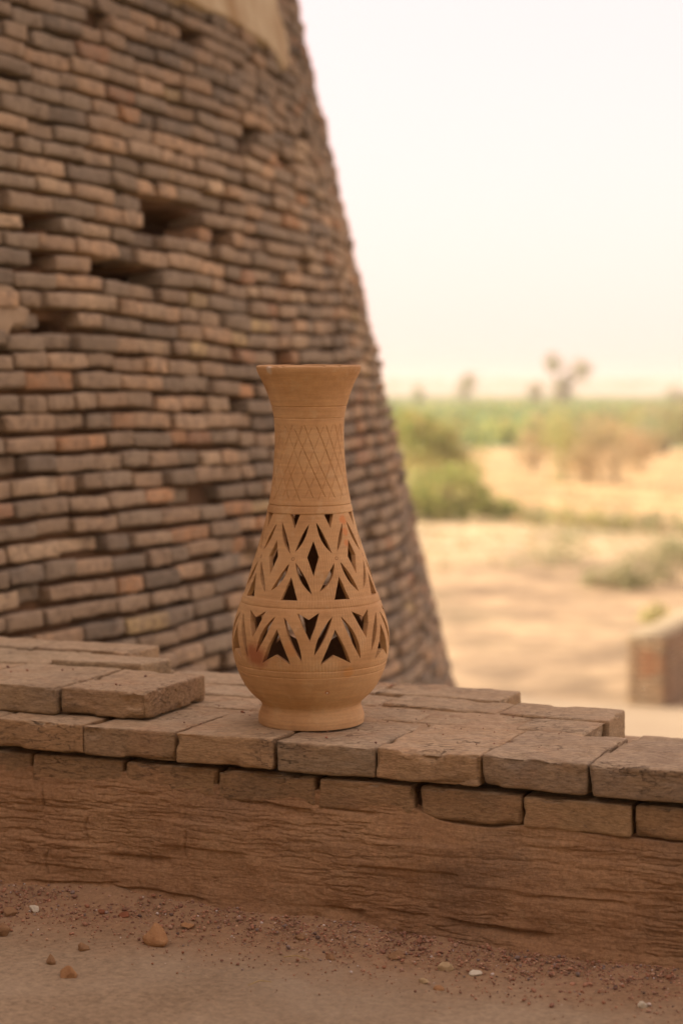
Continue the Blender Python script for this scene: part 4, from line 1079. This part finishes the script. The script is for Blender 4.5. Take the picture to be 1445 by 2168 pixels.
stone(72, 1914, 22, 18, M_white, 15, 'white_stone', 'white angular stone at the foot of the wall at left', 'stone')
stone(943, 2022, 30, 30, M_tan, 17, 'tan_stone', 'tan angular stone standing in the debris right of the vase', 'stone')
stone(1004, 2043, 24, 13, M_white, 19, 'white_stone', 'flat white stone just right of the tan angular stone', 'stone')
stone(1358, 2107, 19, 17, M_white, 21, 'white_stone', 'small white stone on the gravel near the lower right corner', 'stone')
stone(898, 2060, 22, 10, M_tan, 23, 'tan_stone', 'small flat tan stone left of and below the tan angular stone', 'stone')
stone(930, 2072, 24, 12, M_clod, 25, 'clay_clod', 'flat orange clay crumb below the tan angular stone', 'clay lump')
stone(263, 1930, 26, 14, M_red, 27, 'brick_chip', 'dark red brick chip left of the largest clay lump', 'brick chip')
stone(216, 1925, 16, 12, M_red, 29, 'brick_chip', 'tiny dark brick chip against the foot of the wall, left of the dark red chip', 'brick chip')
stone(398, 1951, 26, 14, M_clod, 31, 'clay_clod', 'flat orange clay lump right of the largest one', 'clay lump')
stone(836, 2005, 40, 18, M_clod2, 33, 'clay_clod', 'flat reddish clay lump bedded in gravel below the right half of the wall', 'clay lump')
stone(700, 2010, 26, 14, M_clod2, 35, 'clay_clod', 'brown clay lump in the gravel straight below the vase', 'clay lump')
stone(635, 1973, 24, 14, M_clod2, 37, 'clay_clod', 'dark brown clay lump against the wall foot below the vase', 'clay lump')
# gravel and crumbs
gr = np.random.default_rng(44); parts = []; cols = []
gcol = np.array([(.34, .175, .10), (.42, .235, .14), (.25, .14, .09), (.50, .33, .20), (.17, .12, .09), (.66, .59, .50), (.40, .26, .17), (.28, .22, .18)])
gw = np.array([24, 22, 18, 10, 4, 2.2, 12, 3]); gw = gw / gw.sum()
base = [pebble(1., 100 + i, 1, (1, .9, .75), .35) for i in range(8)]
N = 15000; u_ = gr.uniform(-1.15, 1.0, N); v_ = -gr.gamma(1.6, .052, N); sz = .0007 + .0008 * gr.gamma(1.2, 1., N)
dens = .5 + .5 * vn(np.stack([u_ * 5, v_ * 7, 0 * u_], -1), 71) + .5 * sm(-.2, .2, u_)
for i in range(N):
    if v_[i] < -.75 or gr.random() > dens[i] + .15: continue
    s_ = min(sz[i], .0065) * (1. if v_[i] > -.25 else .62)
    Vb, Fb = base[i % 8]; a = gr.uniform(0, 6.28); ca, sa = math.cos(a), math.sin(a)
    Vr = np.stack([Vb[:, 0] * ca - Vb[:, 1] * sa, Vb[:, 0] * sa + Vb[:, 1] * ca, Vb[:, 2]], -1) * s_
    parts.append((Vr + np.array([u_[i], v_[i], floor_z(u_[i], v_[i]) + s_ * .45 + .001]), Fb)); cols.append(np.repeat(gcol[gr.choice(8, p=gw)][None] * gr.uniform(.8, 1.2), len(Vb), 0))
V, F = join(parts); me = mesh('gravel', V, F, False); set_col(me, np.concatenate(cols))
o = obj('gravel', me, attr_mat('gravel', .92, 0)); o.location = (O0[0], O0[1], 0); o.rotation_euler = (0, 0, -TH)
tag(o, 'fine brick gravel and crumbs along the foot of the wall', kind='stuff')
# dry stalks
M_straw = simple_mat('dry straw', (.36, .25, .12), (.48, .35, .19), 50)
for x1, y1, x2, y2, lab in [(600, 2030, 655, 2036, 'short dry stalk lying in the gravel below the vase foot'), (525, 2090, 575, 2083, 'dry stalk lying on the open floor at the bottom centre')]:
    a = W2(*floor_uv(x1, y1, .006)); b = W2(*floor_uv(x2, y2, .006)); m = (a + b) / 2 + np.array([.0, .004])
    V, F = tube([(a[0], a[1], .009), (m[0], m[1], .0125), (b[0], b[1], .009)], [.0008, .0011, .0006], 6)
    tag(obj('dry_stalk', mesh('dry_stalk', V, F), M_straw), lab, 'stalk')
# crumbs lying on top of the wall
tp = []; cols = []
for i in range(260):
    u, v = gr.uniform(-1.0, .42), gr.uniform(.03, .62); zt = ZT
    if -.80 < u < -.42 and .08 < v < .31: zt = UB + UT
    elif u < -.40: zt = None
    elif v > .25 and u > .33: zt = None
    if zt is None or (v > .5 and u > .09): continue
    s_ = .0008 + .0006 * gr.gamma(1.3, 1.); Vb, Fb = base[i % 8]
    tp.append((Vb * s_ + np.array([u, v, zt + s_ * .3 + .0012]), Fb)); cols.append(np.repeat(np.array([(.30, .13, .08), (.40, .20, .12), (.22, .13, .09)])[i % 3][None], len(Vb), 0))
V, F = join(tp); me = mesh('crumbs', V, F, False); set_col(me, np.concatenate(cols))
o = obj('crumbs', me, attr_mat('crumb', .92, 0)); o.location = (O0[0], O0[1], 0); o.rotation_euler = (0, 0, -TH)
tag(o, 'reddish brick crumbs scattered over the top of the wall', kind='stuff')

# ------------------------------------------------------------------ dusty air
V, F = boxVF(-6500, 6500, -3500, 9500, GROUND - 1.5, 14)
hz = obj('haze', mesh('haze', V, F, False)); tag(hz, 'dusty pale air over the plain', kind='stuff')
hm = bpy.data.materials.new('dusty air'); hm.use_nodes = True; t = hm.node_tree
for n_ in list(t.nodes): t.nodes.remove(n_)
on = t.nodes.new('ShaderNodeOutputMaterial'); pv = t.nodes.new('ShaderNodeVolumePrincipled')
pv.inputs['Color'].default_value = (.98, .90, .84, 1); pv.inputs['Density'].default_value = .0007; pv.inputs['Anisotropy'].default_value = .3
t.links.new(pv.outputs[0], on.inputs['Volume']); hz.data.materials.append(hm)
